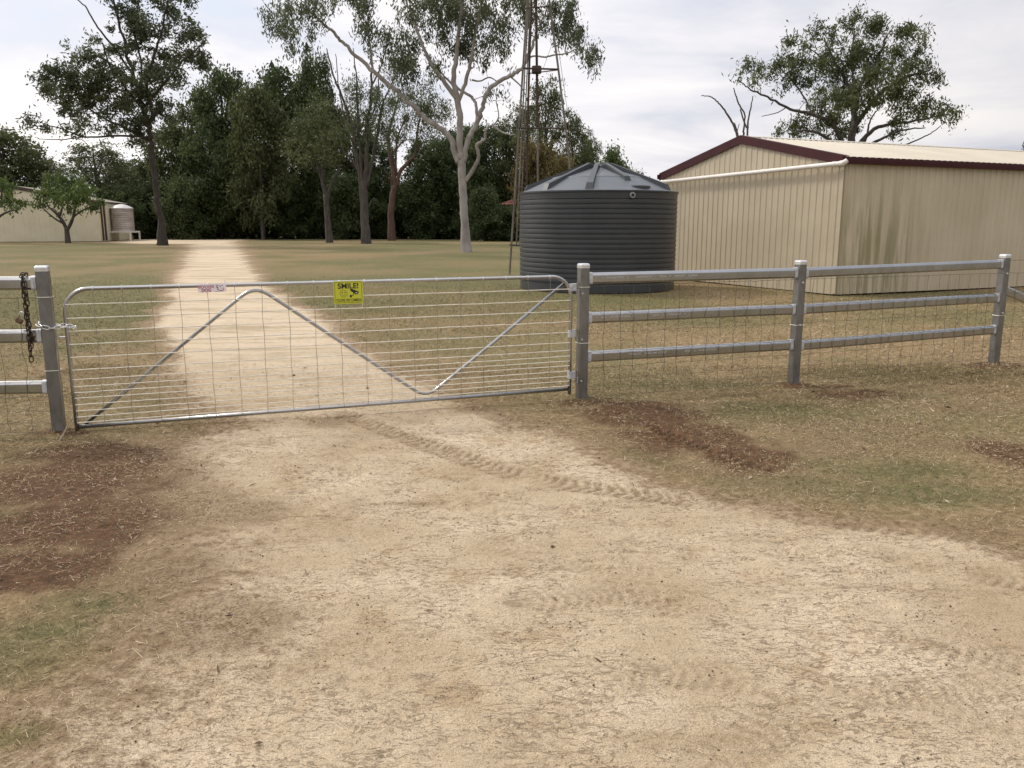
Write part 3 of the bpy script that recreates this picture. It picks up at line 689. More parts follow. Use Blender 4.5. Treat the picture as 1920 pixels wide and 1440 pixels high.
# bright latch chain from post to gate stile
zc = ong(100, 613)[1]
def bc(k):
    pts = [(-.060, .0, .030), (-.052, .055, .020), (-.005, .062, .004), (.040, .060, -.004), (.075, .050, 0), (.115, .040, .002), (.150, .034, .006), (.175, .016, -.004), (.176, -.02, -.012), (.14, -.045, -.01), (.10, -.05, 0), (.05, -.06, .01), (0, -.062, .02), (-.045, -.058, .03)]
    a_, o_, dz = pts[k]; return gp(a_, zc + dz, o_)
chain(bc, 14, .0038, .026, .013, bright, 'latch_chain', 'bright zinc chain looped round the leftmost post and the gate frame')
# padlock hanging open on the netting
pc = left_at(40, 0.885, .036); pad = empty('padlock', pc, 'open rusty padlock hanging on the netting left of the chain', 'padlock')
Mt = Matrix.Rotation(R(25), 4, 'Y'); m = MB(); m.box(pc, (.052, .022, .040), Mt, .006); m.build('lock_body', nmat('rusty_brass', (.10, .055, .035), (.20, .12, .08), scale=60, rough=.75, metal=.3), pad)
Mi = np.array(Mt.to_3x3()); sh = [(-.016, .015), (-.017, .05)] + [(.0 - .017 * math.cos(R(a)), .055 + .018 * math.sin(R(a))) for a in range(0, 181, 30)] + [(.017, .045), (.017, .030)]
m = MB(); m.tube([pc + Mi @ np.array([a, 0, b]) for a, b in sh], .0038, 8); m.build('shackle', bright, pad, smooth=True)

# ------------------------------------------------------------------ signs (flat plates wired to the gate)
def text_mesh(s_, size, origin, xd, up, m, parent, name='lettering', bold=0., sx=1.0, align='CENTER'):
    cu = bpy.data.curves.new(name, 'FONT'); cu.body = s_; cu.size = size; cu.align_x = align; cu.align_y = 'CENTER'; cu.offset = bold; cu.extrude = .0004
    ob = bpy.data.objects.new(name, cu); COL.objects.link(ob); dg = bpy.context.evaluated_depsgraph_get(); me = bpy.data.meshes.new_from_object(ob.evaluated_get(dg)); bpy.data.objects.remove(ob)
    V = np.empty(len(me.vertices) * 3); me.vertices.foreach_get('co', V); V = V.reshape(-1, 3); nn = np.cross(xd, up)
    W = np.asarray(origin) + V[:, :1] * sx * xd + V[:, 1:2] * up + V[:, 2:3] * nn - np.array(parent.matrix_world.translation)
    me.vertices.foreach_set('co', W.ravel()); me.update(); me.materials.clear(); me.materials.append(m); me.name = name
    o = bpy.data.objects.new(name, me); COL.objects.link(o); o.parent = parent; return o
def sign(uv, name, label, face, cat='sign'):
    (u0, v0), (u1, v1), (u2, v2) = uv       # top-left, top-right, bottom-left
    a = gp(*ong(u0, v0), off=.026); b = gp(*ong(u1, v1), off=.026); c_ = gp(*ong(u2, v2), off=.026)
    w_ = np.linalg.norm(b - a); h_ = np.linalg.norm(c_ - a); xd = unit(b - a); up = np.array([0, 0, 1.]); up = unit(up - xd * up.dot(xd)); nn = np.cross(xd, up)
    ctr = a + xd * w_ / 2 - up * h_ / 2; root = empty(name, ctr, label, cat)
    bpy.context.view_layer.update()
    return root, ctr, xd, up, nn, w_, h_
def plate(ctr, xd, up, nn, w_, h_, r_, th, off):
    o = []
    for sx, sy, a0 in ((1, 1, 0), (-1, 1, 90), (-1, -1, 180), (1, -1, 270)):
        for k in range(5):
            a = R(a0 + k * 22.5); o.append((sx * (w_ / 2 - r_) + r_ * math.cos(a), sy * (h_ / 2 - r_) + r_ * math.sin(a)))
    k = len(o); vs = [ctr + xd * a + up * b + nn * (off + d) for d in (0, th) for a, b in o]
    return vs, [tuple(range(k - 1, -1, -1)), tuple(k + j for j in range(k))] + [(j, (j + 1) % k, k + (j + 1) % k, k + j) for j in range(k)]
def ring2d(m, ctr, xd, up, nn, pts, wd, off, closed=False):
    P = [np.asarray(p, float) for p in pts]; n = len(P); L = []
    for i in range(n):
        a = P[(i - 1) % n] if (closed or i > 0) else P[i]; b = P[(i + 1) % n] if (closed or i < n - 1) else P[i]; t_ = unit(b - a); q = np.array([-t_[1], t_[0]]) * wd / 2; L += [P[i] + q, P[i] - q]
    vs = [ctr + xd * a[0] + up * a[1] + nn * off for a in L]; rng = range(n if closed else n - 1)
    m.add(vs, [(2 * i, 2 * i + 1, (2 * i + 3) % (2 * n), (2 * i + 2) % (2 * n)) for i in rng])
def disc2d(m, ctr, xd, up, nn, pts, off): m.add([ctr + xd * a + up * b + nn * off for a, b in pts], [tuple(range(len(pts)))])
yel = mat('yellow_plate', (.52, .53, .035), .45); blk = mat('black_print', (.012, .012, .010), .5); olv = mat('olive_print', (.12, .12, .01), .5)
root, ctr, xd, up, nn, w_, h_ = sign([(624, 527), (679, 525.5), (624.5, 570)], 'camera_sign', 'small yellow sign with a smiley face and camera picture on the gate', None)
m = MB(); m.add(*plate(ctr, xd, up, nn, w_, h_, .008, .002, 0)); m.build('plate', yel, root)
m = MB(); o_ = []
for sx, sy, a0 in ((1, 1, 0), (-1, 1, 90), (-1, -1, 180), (1, -1, 270)):
    for k in range(5): a = R(a0 + k * 22.5); o_.append((sx * (w_ / 2 - .022) + .012 * math.cos(a), sy * (h_ / 2 - .022) + .012 * math.sin(a)))
ring2d(m, ctr, xd, up, nn, o_, .0035, .0027, True); m.build('border_line', olv, root)
text_mesh('SMILE!', .062, ctr + up * h_ * .27 + nn * .003, xd, up, blk, root, bold=.0013, sx=1.02)
text_mesh("YOU'RE ON CAMERA", .033, ctr - up * h_ * .345 + nn * .003, xd, up, blk, root, bold=.0004, sx=.66)
m = MB(); fc_ = ctr - xd * w_ * .165 - up * h_ * .045; rr_ = h_ * .155
ring2d(m, fc_, xd, up, nn, [(rr_ * math.cos(a), rr_ * math.sin(a)) for a in np.linspace(0, 2 * math.pi, 28, endpoint=False)], .0035, .0027, True)
ring2d(m, fc_, xd, up, nn, [(rr_ * .55 * math.cos(a), rr_ * .55 * math.sin(a)) for a in np.linspace(R(200), R(340), 12)], .0035, .0027); m.build('face_drawing', olv, root)
m = MB()
for sx in (-1, 1): disc2d(m, fc_ + xd * sx * rr_ * .38 + up * rr_ * .28, xd, up, nn, [(.0048 * math.cos(a), .006 * math.sin(a)) for a in np.linspace(0, 2 * math.pi, 12, endpoint=False)], .0030)
m.build('face_eyes', blk, root)
m = MB(); cc_ = ctr + xd * w_ * .20 - up * h_ * .03
disc2d(m, cc_, xd, up, nn, [(-.036, .032), (-.018, .034), (.038, .010), (.030, -.008), (.012, -.014), (-.030, .018)], .0027)
ring2d(m, cc_, xd, up, nn, [(-.004, .002), (-.006, -.012), (-.014, -.022), (-.026, -.025)], .006, .0027)
disc2d(m, cc_ + xd * -.030 + up * -.026, xd, up, nn, [(.009 * math.cos(a), .012 * math.sin(a)) for a in np.linspace(0, 2 * math.pi, 14, endpoint=False)], .0031); m.build('camera_drawing', blk, root)
m = MB(); disc2d(m, cc_ + xd * .017 + up * .001, xd, up, nn, [(.008 * math.cos(a), .0045 * math.sin(a) + .003 * math.cos(a)) for a in np.linspace(0, 2 * math.pi, 12, endpoint=False)], .0032); m.build('lens_drawing', mat('print_white', (.6, .58, .52)), root)
nyl = mat('white_nylon', (.7, .68, .6), .5)
for sx in (-1, 1): m = MB(); q = ctr + xd * sx * (w_ / 2 - .008); m.tube([q - up * (h_ / 2 - .005), q - up * (h_ / 2 + .030) - nn * .01], .0025, 5); m.build('cable_tie', nyl, root)
whi = mat('white_plate', (.84, .76, .79), .45); crm = mat('crimson_print', (.28, .015, .05), .5)
root, ctr, xd, up, nn, w_, h_ = sign([(371, 533.2), (423.5, 531), (371.5, 548.5)], 'dog_sign', 'small white sign with red lettering and a dog head drawing on the gate', None)
m = MB(); m.add(*plate(ctr, xd, up, nn, w_, h_, .003, .002, 0)); m.build('plate', whi, root)
text_mesh('BEWARE', .034, ctr - xd * w_ * .21 + up * h_ * .19 + nn * .003, xd, up, crm, root, bold=.0002, sx=.92)
text_mesh('DOG', .034, ctr - xd * w_ * .21 - up * h_ * .24 + nn * .003, xd, up, crm, root, bold=.0008, sx=.92)
m = MB(); dc = ctr + xd * w_ * .28 - up * h_ * .02; gr_ = mat('dark_ink', (.06, .05, .08), .5)
ring2d(m, dc, xd, up, nn, [(-.030, .018), (-.024, .024), (-.010, .018), (.004, .012), (.016, .020), (.024, .014)], .004, .0027)
ring2d(m, dc, xd, up, nn, [(-.028, .016), (-.018, .008), (-.012, -.002), (-.016, -.010), (-.008, -.018), (.006, -.021), (.020, -.017), (.027, -.008), (.024, .002)], .0042, .0029)
for a, b, r_ in ((-.022, .004, .0045), (.002, .001, .0022), (.012, -.004, .0026), (-.020, -.009, .004)):
    disc2d(m, dc + xd * a + up * b, xd, up, nn, [(r_ * math.cos(q), r_ * math.sin(q)) for q in np.linspace(0, 2 * math.pi, 10, endpoint=False)], .0031)
ring2d(m, ctr, xd, up, nn, [(w_ * .10, -h_ * .42), (w_ * .42, -h_ * .40)], .0022, .0027)
m.build('dog_head_drawing', gr_, root)
m = MB(); q = ctr + xd * (w_ / 2 - .006) + up * h_ / 2; m.tube([q - up * .004, q + up * .03 - nn * .008], .0025, 5); m.build('cable_tie', mat('pale_nylon', (.6, .6, .68), .5), root)

# dry twig leaning at the gate foot
tw = gnd(112, 828); m = MB(); m.tube([tw + (0, 0, .005), tw + (.03, .03, .07), tw + (.065, .05, .15), tw + (.085, .06, .17)], [.006, .006, .005, .003], 6); o = m.build('dry_stick', nmat('bleached_stick', (.30, .23, .15), (.42, .34, .24), scale=20), origin=tw)
tag(o, 'bleached dry stick leaning beside the foot of the leftmost post', 'stick')

# ------------------------------------------------------------------ big shed
creamg = nmat('cream_steel_gable', (.44, .375, .265), (.49, .42, .305), scale=1.2, rough=.38, spec=.5, detail=3)
def cladding(name, moss):
    m = mat(name, (.46, .40, .29), .42, 0, .45); t = m.node_tree; b = t.nodes['Principled BSDF']
    g_ = N(t, 'ShaderNodeNewGeometry'); mp = N(t, 'ShaderNodeMapping'); mp.inputs['Scale'].default_value = (5, 5, .35); t.links.new(g_.outputs['Position'], mp.inputs[0])
    n_ = noise(t, mp.outputs[0], 1.1, 5, .6); n2 = noise(t, g_.outputs['Position'], .9, 3, .5)
    c_ = ramp(t, n2, [(.3, (.48, .41, .29)), (.7, (.56, .485, .355))])
    dv = N(t, 'ShaderNodeVectorMath', operation='DISTANCE'); t.links.new(g_.outputs['Position'], dv.inputs[0]); q_ = gnd(1565, 555); dv.inputs[1].default_value = (q_[0] + .8, q_[1] + .3, .7)
    c_ = mix(t, math_n(t, 'MULTIPLY', smap(t, n_, .40, .60), smap(t, dv.outputs['Value'], .6, 2.4, moss * .8, moss * .07)), c_, (.19, .175, .072))
    c_ = mix(t, smap(t, noise(t, mp.outputs[0], 4, 3, .6), .55, .75, 0, .12), c_, (.28, .23, .16))
    t.links.new(c_, b.inputs['Base Color']); return m
creaml = cladding('cream_steel_weathered', .85)
creamc = nmat('cream_steel_clean', (.66, .60, .44), (.72, .66, .50), scale=1, rough=.5)
maroon = nmat('maroon_steel', (.042, .008, .011), (.058, .012, .015), scale=2, rough=.55, spec=.25)
roofm = nmat('cream_roof_sheet', (.44, .395, .31), (.50, .45, .36), scale=.6, rough=.5)
pvc = nmat('white_pvc', (.66, .62, .57), (.74, .70, .65), scale=3, rough=.35)
def ribbed_wall(P0, P1, zt_fn, m, parent, name='wall', pitch=.19, rh=.024, zbase=.03, th=.06, side=1, sheets=True):
    """trapezoidal steel sheet from P0 to P1; ribs stand out on the side * right hand of P0->P1"""
    d = unit(P1 - P0); nrm = np.array([d[1], -d[0]]) * side; L = np.linalg.norm(P1 - P0); S = []; s_ = 0.
    while s_ < L - pitch:
        S += [(s_, 0), (s_ + pitch - .088, 0), (s_ + pitch - .070, rh), (s_ + pitch - .022, rh)]; s_ += pitch; S.append((s_ - .003, 0))
    S.append((L, 0)); vs = []
    for a, h in S:
        q = P0 + d * a + nrm * h; vs += [(q[0], q[1], zbase), (q[0], q[1], zt_fn(a))]
    fs = [(2 * i, 2 * i + 2, 2 * i + 3, 2 * i + 1) for i in range(len(S) - 1)]
    mb = MB(); mb.add(vs, fs); n0 = len(vs)
    vs2 = []
    for a, h in ((0, 0), (L / 2, 0), (L, 0)): q = P0 + d * a - nrm * th; vs2 += [(q[0], q[1], zbase), (q[0], q[1], zt_fn(a))]
    mb.add(vs2, [(1, 3, 2, 0), (3, 5, 4, 2)]); mb.f += [(0, 1, n0 + 1, n0), (n0 - 2, n0 + 4, n0 + 5, n0 - 1)]
    return mb.build(name, m, parent)
def shed(N0, g_, l_, W, L, zw, zr, root, wallg, walll, roof_m, trim, rib=.19, ov=.03, trimh=.17):
    """N0 near corner; g_ unit along gable, l_ unit along length"""
    zg = lambda s_: zw + (zr - zw) * (1 - abs(s_ - W / 2) / (W / 2)) - .03
    A = N0; B = N0 + g_ * W; C_ = N0 + l_ * L; D = B + l_ * L
    sgn = 1 if (g_[0] * l_[1] - g_[1] * l_[0]) > 0 else -1
    ribbed_wall(A, B, zg, wallg, root, 'gable_wall', rib, rh=.015, side=-sgn * -1 if False else (1 if np.dot(np.array([unit(B - A)[1], -unit(B - A)[0]]), l_) < 0 else -1))
    ribbed_wall(A, C_, lambda s_: zw - .02, walll, root, 'long_wall', rib, side=(1 if np.dot(np.array([l_[1], -l_[0]]), g_) < 0 else -1))
    ribbed_wall(C_, D, zg, wallg, root, 'back_gable_wall', rib, side=(1 if np.dot(np.array([g_[1], -g_[0]]), l_) > 0 else -1))
    ribbed_wall(B, D, lambda s_: zw - .02, walll, root, 'rear_wall', rib, side=(1 if np.dot(np.array([l_[1], -l_[0]]), g_) > 0 else -1))
    # roof sheets, ribs run down the slope
    for k, (e_, name) in enumerate(((0., 'roof'), (1., 'roof'))):
        mb = MB(); eave = N0 + g_ * (W * e_ + (-.06 if e_ == 0 else .06)); rid = N0 + g_ * W / 2; ze = zw + .045 - .06 * (zr - zw) / (W / 2); S = []; s_ = -ov
        while s_ < L + ov - .19: S += [(s_, 0), (s_ + .135, 0), (s_ + .147, .022), (s_ + .172, .022), (s_ + .187, 0)]; s_ += .19
        S.append((L + ov, 0)); vs = []
        for a, h in S: vs += [(*(eave + l_ * a), ze + h), (*(rid + l_ * a), zr + .045 + h)]
        n0 = len(vs); mb.add(vs, [(2 * i, 2 * i + 2, 2 * i + 3, 2 * i + 1) for i in range(len(S) - 1)])
        vs = [(*(eave - l_ * ov), ze - .02), (*(rid - l_ * ov), zr + .025), (*(eave + l_ * (L + ov)), ze - .02), (*(rid + l_ * (L + ov)), zr + .025)]
        mb.add(vs, [(0, 2, 3, 1)]); mb.build(name, roof_m, root)
    mb = MB(); rid = N0 + g_ * W / 2     # ridge cap
    a0, a1 = rid - l_ * ov, rid + l_ * (L + ov); sl = (zr - zw) / (W / 2)
    vs = []
    for q in (a0, a1): vs += [(*(q - g_ * .15), zr + .072 - .15 * sl), (*q, zr + .085), (*(q + g_ * .15), zr + .072 - .15 * sl), (*(q), zr + .070)]
    mb.add(vs, [(0, 4, 5, 1), (1, 5, 6, 2), (2, 6, 7, 3), (3, 7, 4, 0), (0, 1, 2, 3), (7, 6, 5, 4)]); mb.build('ridge_cap', roof_m, root)
    # barge boards
    for base, dr, name in ((N0, -l_, 'barge_board'), (N0 + l_ * L, l_, 'barge_board')):
        for (q0, q1, z0, z1) in ((base - g_ * .07, base + g_ * W / 2, zw - .07 * sl, zr), (base + g_ * W / 2, base + g_ * (W + .07), zr, zw - .07 * sl)):
            mb = MB(); vs = []
            for q, zz_ in ((q0, z0), (q1, z1)):
                for off_, dz in ((.028, -trimh + .05), (.062, -trimh + .05), (.062, .085), (.052, .090), (-.06, .090), (-.06, .082), (.028, .078)): vs.append((*(q + dr * off_), zz_ + dz))
            k = 7; mb.add(vs, [(j, (j + 1) % k, k + (j + 1) % k, k + j) for j in range(k)] + [tuple(range(k - 1, -1, -1)), tuple(range(k, 2 * k))]); mb.build(name, trim, root)
    # gutters
    for base, dr in ((N0, -g_), (N0 + g_ * W, g_)):
        mb = MB(); vs = []; pr = [(.028, .06), (.028, -.10), (.125, -.10), (.135, -.02), (.135, .035), (.122, .035), (.122, -.02), (.115, -.085), (.036, -.085), (.036, .06)]
        for q in (base - l_ * .09, base + l_ * (L + .09)):
            for a, b in pr: vs.append((*(q + dr * a), zw - .0 + b))
        k = len(pr); mb.add(vs, [(j, (j + 1) % k, k + (j + 1) % k, k + j) for j in range(k)] + [tuple(range(k - 1, -1, -1)), tuple(range(k, 2 * k))]); mb.build('gutter', trim, root)
N0 = gnd(1565, 555)[:2]; gdir = unit(np.array([-.41, .912])); ldir = np.array([gdir[1], -gdir[0]])
root = empty('steel_shed', (*N0, 0), 'large cream ribbed steel shed with maroon trim behind the right fence', 'shed')
shed(N0, gdir, ldir, 7.0, 14, 3.0, 3.74, root, creamg, creaml, roofm, maroon, rib=.21)
mb = MB(); mb.box((*(N0 + gdir * .025 + ldir * -.02), 1.5), (.10, .012, 2.9), Matrix.Rotation(math.atan2(gdir[1], gdir[0]), 4, 'Z')); mb.build('corner_flashing', creamg, root)
mb = MB(); off = -ldir * .16
p0 = np.array([*(N0 + off + gdir * -.06), 2.90]); p1 = np.array([*(N0 + off + gdir * 7.25), 2.80])
mb.tube([p0 + (p1 - p0) * k / 12 for k in range(13)], .052, 16, cap=True); dpipe = mb.build('drain_pipe', pvc, root, smooth=False)
for f in (.02, .33, .66):
    mb = MB(); q = p0 + (p1 - p0) * f; mb.tube([q, q + unit(p1 - p0) * .09], .058, 16); mb.build('joint', pvc, root).parent = dpipe
mb = MB(); q = p0; mb.tube([q + unit(p1 - p0) * .02, q - unit(p1 - p0) * .07, q - unit(p1 - p0) * .11 + (0, .02, .02), q - unit(p1 - p0) * .12 + np.array([*(ldir * .05), .06])], [.062, .062, .058, .05], 14); mb.build('elbow', pvc, root).parent = dpipe
for f in (.12, .5, .85): mb = MB(); q = p0 + (p1 - p0) * f; mb.box(q + np.array([*(ldir * .08), .0]), (.16, .02, .02), Matrix.Rotation(math.atan2(ldir[1], ldir[0]), 4, 'Z')); mb.build('bracket', galv, root).parent = dpipe

# ------------------------------------------------------------------ rainwater tank
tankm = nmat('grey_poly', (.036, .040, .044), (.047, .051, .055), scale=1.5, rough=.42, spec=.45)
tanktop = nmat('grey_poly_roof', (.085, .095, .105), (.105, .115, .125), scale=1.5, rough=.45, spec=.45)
TR = 1.93; TC = np.array([2.14, 21.1]); root = empty('rainwater_tank', (*TC, 0), 'big dark grey corrugated plastic rainwater tank beside the cream shed', 'water tank')
TZ = 2.36; pr = [(TR * .985, .0), (TR, .03), (TR, .24)]; zz_ = .24; nb = 17; step = (TZ - .19 - .24) / nb
for k in range(nb):
    pr += [(TR - .004, zz_ + .004), (TR + .014, zz_ + .012), (TR + .017, zz_ + step * .45), (TR + .014, zz_ + step - .020), (TR - .004, zz_ + step - .006)]; zz_ += step
pr += [(TR + .01, zz_ + .01), (TR + .015, TZ - .05), (TR + .035, TZ - .035), (TR + .035, TZ)]
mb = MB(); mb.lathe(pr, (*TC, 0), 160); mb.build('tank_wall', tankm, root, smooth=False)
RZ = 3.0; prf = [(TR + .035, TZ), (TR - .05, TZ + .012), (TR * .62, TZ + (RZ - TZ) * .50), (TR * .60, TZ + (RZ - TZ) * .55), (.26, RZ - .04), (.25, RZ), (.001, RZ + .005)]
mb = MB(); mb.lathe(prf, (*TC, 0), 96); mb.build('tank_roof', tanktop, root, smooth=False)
for k in range(10):
    a = R(-90 - 12 + k * 36); dr = np.array([math.cos(a), math.sin(a)]); tn = np.array([-dr[1], dr[0]]); mb = MB(); vs = []
    outer = TR * (.70 if k in (1,) else .93)
    for r_, zz0, hw, ht in ((outer + .07, None, .080, -.02), (outer - .02, None, .072, .115), (.34, None, .048, .10), (.20, None, .045, .02)):
        zz1 = TZ + (RZ - TZ) * (1 - (r_ - .26) / (TR - .26)) if r_ > .26 else RZ
        for s_, h in ((-1.35, -.03), (-1, ht), (1, ht), (1.35, -.03)): q = TC + dr * r_ + tn * hw * s_; vs.append((q[0], q[1], zz1 + h))
    mb.add(vs, [(i * 4 + j, i * 4 + j + 1, i * 4 + j + 5, i * 4 + j + 4) for i in range(3) for j in range(3)] + [(0, 1, 2, 3), (12, 13, 14, 15)]); mb.build('roof_rib', tankm, root)
a = R(-90 + 30); q = TC + np.array([math.cos(a), math.sin(a)]) * TR * .80; mb = MB()
mb.lathe([(.30, -.08), (.30, .0), (.27, .02), (.001, .03)], (q[0], q[1], TZ + .10), 32); mb.build('inlet_strainer', tankm, root)
a = math.atan2(at(1183, 367, 19.3)[1] - TC[1], at(1183, 367, 19.3)[0] - TC[0]); dr = np.array([math.cos(a), math.sin(a), 0]); q = np.array([*TC, 0]) + dr * (TR + .01); q[2] = 2.245
mb = MB(); mb.tube([q, q + dr * .05], .065, 20); ocol = mb.build('overflow_collar', nmat('pale_collar', (.22, .23, .24), (.3, .31, .32), scale=5), root)
mb = MB(); mb.tube([q + dr * .05, q + dr * .053], .038, 16); mb.build('hole', blk, root).parent = ocol

# ------------------------------------------------------------------ windmill tower
tow = empty('windmill_tower', gnd(955, 515), 'tall thin weathered steel windmill tower rising behind the grey tank', 'windmill tower')
oldsteel = nmat('weathered_steel', (.12, .105, .09), (.22, .195, .165), scale=5, rough=.6, metal=.3, stretch=(1, 1, .4))
darksteel = nmat('dark_steel', (.035, .028, .024), (.09, .06, .045), scale=4, rough=.7, metal=.2, stretch=(1, 1, .3))
def leg(pts, rad, m, name): mb = MB(); mb.tube(pts, rad, 6); return mb.build(name, m, tow)
Ag, At = gnd(955, 515), at(993, -60, 26.8)
leg([Ag - (0, 0, .1), Ag + (At - Ag) * .5, At], .036, oldsteel, 'leg')
leg([at(968, 462, 27.2) - (0, 0, .0), at(984, 130, 27.2), at(996, -60, 27.0)], .026, oldsteel, 'ladder_stile')
leg([at(974, 462, 27.4), at(988.5, 130, 27.3), at(998, -60, 27.1)], .02, oldsteel, 'ladder_stile')
C0 = at(985, 490, 28.6); C0[2] = 0
leg([C0, at(989, 240, 28.4), at(996, 0, 28), at(999, -60, 27.8)], .042, darksteel, 'leg')
D0 = at(1009, 480, 27.2); D0[2] = 0
leg([D0, at(1008, 240, 27.2)], .035, oldsteel, 'pump_pipe'); leg([at(1008, 240, 27.2), at(1005, 0, 27.2), at(1004, -60, 27.2)], .045, darksteel, 'pump_rod')
E0 = at(1083, 515, 27.0); E0[2] = 0
leg([E0, at(1066, 285, 27.), at(1047, 130, 27.0), at(1030, 0, 27.), at(1022, -60, 27)], .036, oldsteel, 'leg')
for a, b, r_ in (((972, 240, 26.3), (1059.5, 241, 27), .025), ((981, 128, 26.5), (1047, 130, 27), .03), ((990, 138, 28.3), (1047, 131, 27), .02), ((966, 352, 26.1), (986, 353, 28.4), .022), ((957, 459, 26), (990, 461, 28.5), .03), ((988, 240, 28.4), (1059, 241, 27), .02), ((985, 15, 26.7), (1031, 12, 27), .02)):
    leg([at(*a), at(*b)], r_, darksteel, 'cross_brace')
mb = MB(); mb.box(at(1006, 131, 27.1), (.30, .30, .22), None, .03); mb.build('guide_box', darksteel, tow)
mb = MB()
for k in range(42):
    f = k / 41; a = at(968, 455, 27.2) * (1 - f) + at(996, -50, 27.0) * f; b = at(974, 455, 27.4) * (1 - f) + at(998, -50, 27.1) * f; mb.tube([a, b], .009, 4)
mb.build('ladder', oldsteel, tow)
mb = MB(); mb.tube([at(1047, 90, 27), at(1065, 215, 26.9), at(1072, 300, 26.8)], .007, 4); mb.tube([at(1036, 80, 27), at(1018, 130, 27)], .006, 4); mb.build('guy_wire', oldsteel, tow)
mb = MB(); mb.box(at(1007, -66, 27.2), (.7, .7, .12), None, .02); mb.build('head_plate', darksteel, tow)

# ------------------------------------------------------------------ far shed, small tank, brick roof
far_c = gnd(190, 453)[:2]; Yf = far_c[1]
gd2 = unit(gnd(0, 454)[:2] - far_c); 
if True:
    l2 = np.array([-gd2[1], gd2[0]]); 
    if l2[1] < 0: l2 = -l2
    l2 = unit(l2 + np.array([0.10, 0]))
    root = empty('far_shed', (*far_c, 0), 'distant cream steel shed with brown trim behind the small tree', 'shed')
    pk = at(45, 352, Yf + .0); Wd = 2 * np.linalg.norm(pk[:2] - far_c)
    zE = at(193, 378, Yf)[2]; zP = pk[2]
    brown = nmat('brown_trim', (.06, .04, .033), (.09, .06, .05), scale=2, rough=.6)
    shed(far_c, gd2, l2, Wd, 12, zE, zP, root, creamc, creamc, roofm, brown, rib=.42, trimh=.28)
    print('farshed', far_c, Wd, zE, zP)
    mb = MB(); 
    for a in (.6, 1.5): q = far_c + l2 * a - gd2 * .06; mb.box((*q, zE / 2), (.12, .2, zE - .2))
    mb.build('downpipe', brown, root)
t2 = at(232, 433, 82); troot = empty('stand_tank', (t2[0], 82, 0), 'small round corrugated iron tank on a white stand beside the far shed', 'water tank')
iron = nmat('old_corrugated_iron', (.34, .30, .28), (.50, .46, .43), scale=1.4, rough=.55, metal=.3, stretch=(.6, .6, 2.5))
tr2 = 19 * pxm(82); zb2 = at(232, 433, 82)[2]; zt2 = at(232, 391, 82)[2]; pr = []
for k in range(44): zz_ = zb2 + (zt2 - zb2) * k / 43; pr.append((tr2 + .018 * math.sin(k * 1.5) + (.03 if k % 11 == 0 else 0), zz_))
mb = MB(); mb.lathe(pr, (t2[0], 82, 0), 40); mb.build('tank_wall', iron, troot, smooth=True)
mb = MB(); mb.lathe([(tr2 + .05, zt2 - .03), (tr2 + .05, zt2 + .03), (tr2 * .6, zt2 + .28), (tr2 * .2, zt2 + .40), (.001, zt2 + .42)], (t2[0], 82, 0), 40); mb.build('tank_lid', nmat('pale_lid', (.5, .48, .46), (.6, .58, .56), scale=2, rough=.5), troot)
mb = MB(); mb.box((t2[0], 82, zb2 - .08), (tr2 * 2.25, tr2 * 2.1, .15))
mb.build('stand_top', pvc, troot)
for sx in (-1, 1):
    for sy in (-1, 1): mb = MB(); mb.box((t2[0] + sx * tr2 * 1.06, 82 + sy * tr2 * .98, (zb2 - .155) / 2), (.13, .13, zb2 - .155)); mb.build('stand_leg', pvc, troot)
mb = MB(); mb.tube([(t2[0] - tr2 - 1.0, 82.2, zt2 + .1), (t2[0] - tr2 * .8, 82, zt2 + .1)], .07, 8); mb.build('inlet_pipe', pvc, troot)
# red tiled roof glimpsed through the trees
tile = nmat('red_tiles', (.13, .04, .032), (.21, .07, .052), scale=8, rough=.8, stretch=(1, 1, 4)); brk = nmat('brick', (.16, .075, .05), (.23, .11, .08), scale=6, rough=.9)
hc = at(985, 372, 84); hroot = empty('brick_house', (hc[0], 88, 0), 'house with a red tiled roof glimpsed between the dark trees and the tank', 'house')
mb = MB(); ez = at(940, 384, 84)[2]; x0, x1 = at(934, 380, 84)[0], at(1090, 380, 84)[0]
mb.box(((x0 + x1) / 2 + .2, 89, ez / 2), (x1 - x0 - 1, 9, ez - .04)); mb.build('wall', brk, hroot)
mb = MB(); rdz = ez + 1.6
for k in range(9):     # stepped tile courses on the front slope
    f0, f1 = k / 9, (k + 1) / 9; ya, yb = 84 + 4.6 * f0, 84 + 4.6 * f1; xa, xb = x0 + 4 * f0, x1 - 4 * f0; xc, xd_ = x0 + 4 * f1, x1 - 4 * f1; za, zc_ = ez + 1.6 * f0 + .05, ez + 1.6 * f1 + .02
    mb.add([(xa, ya, za), (xb, ya, za), (xd_, yb, zc_), (xc, yb, zc_), (xa, ya, za - .06), (xb, ya, za - .06)], [(0, 1, 2, 3), (4, 5, 1, 0)])
mb.add([(x0, 84, ez), (x1, 84, ez), (x1, 94, ez), (x0, 94, ez), (x0 + 4, 88.6, rdz), (x1 - 4, 88.6, rdz)], [(1, 2, 5), (2, 3, 4, 5), (3, 0, 4), (0, 3, 2, 1)]); mb.build('roof', tile, hroot)

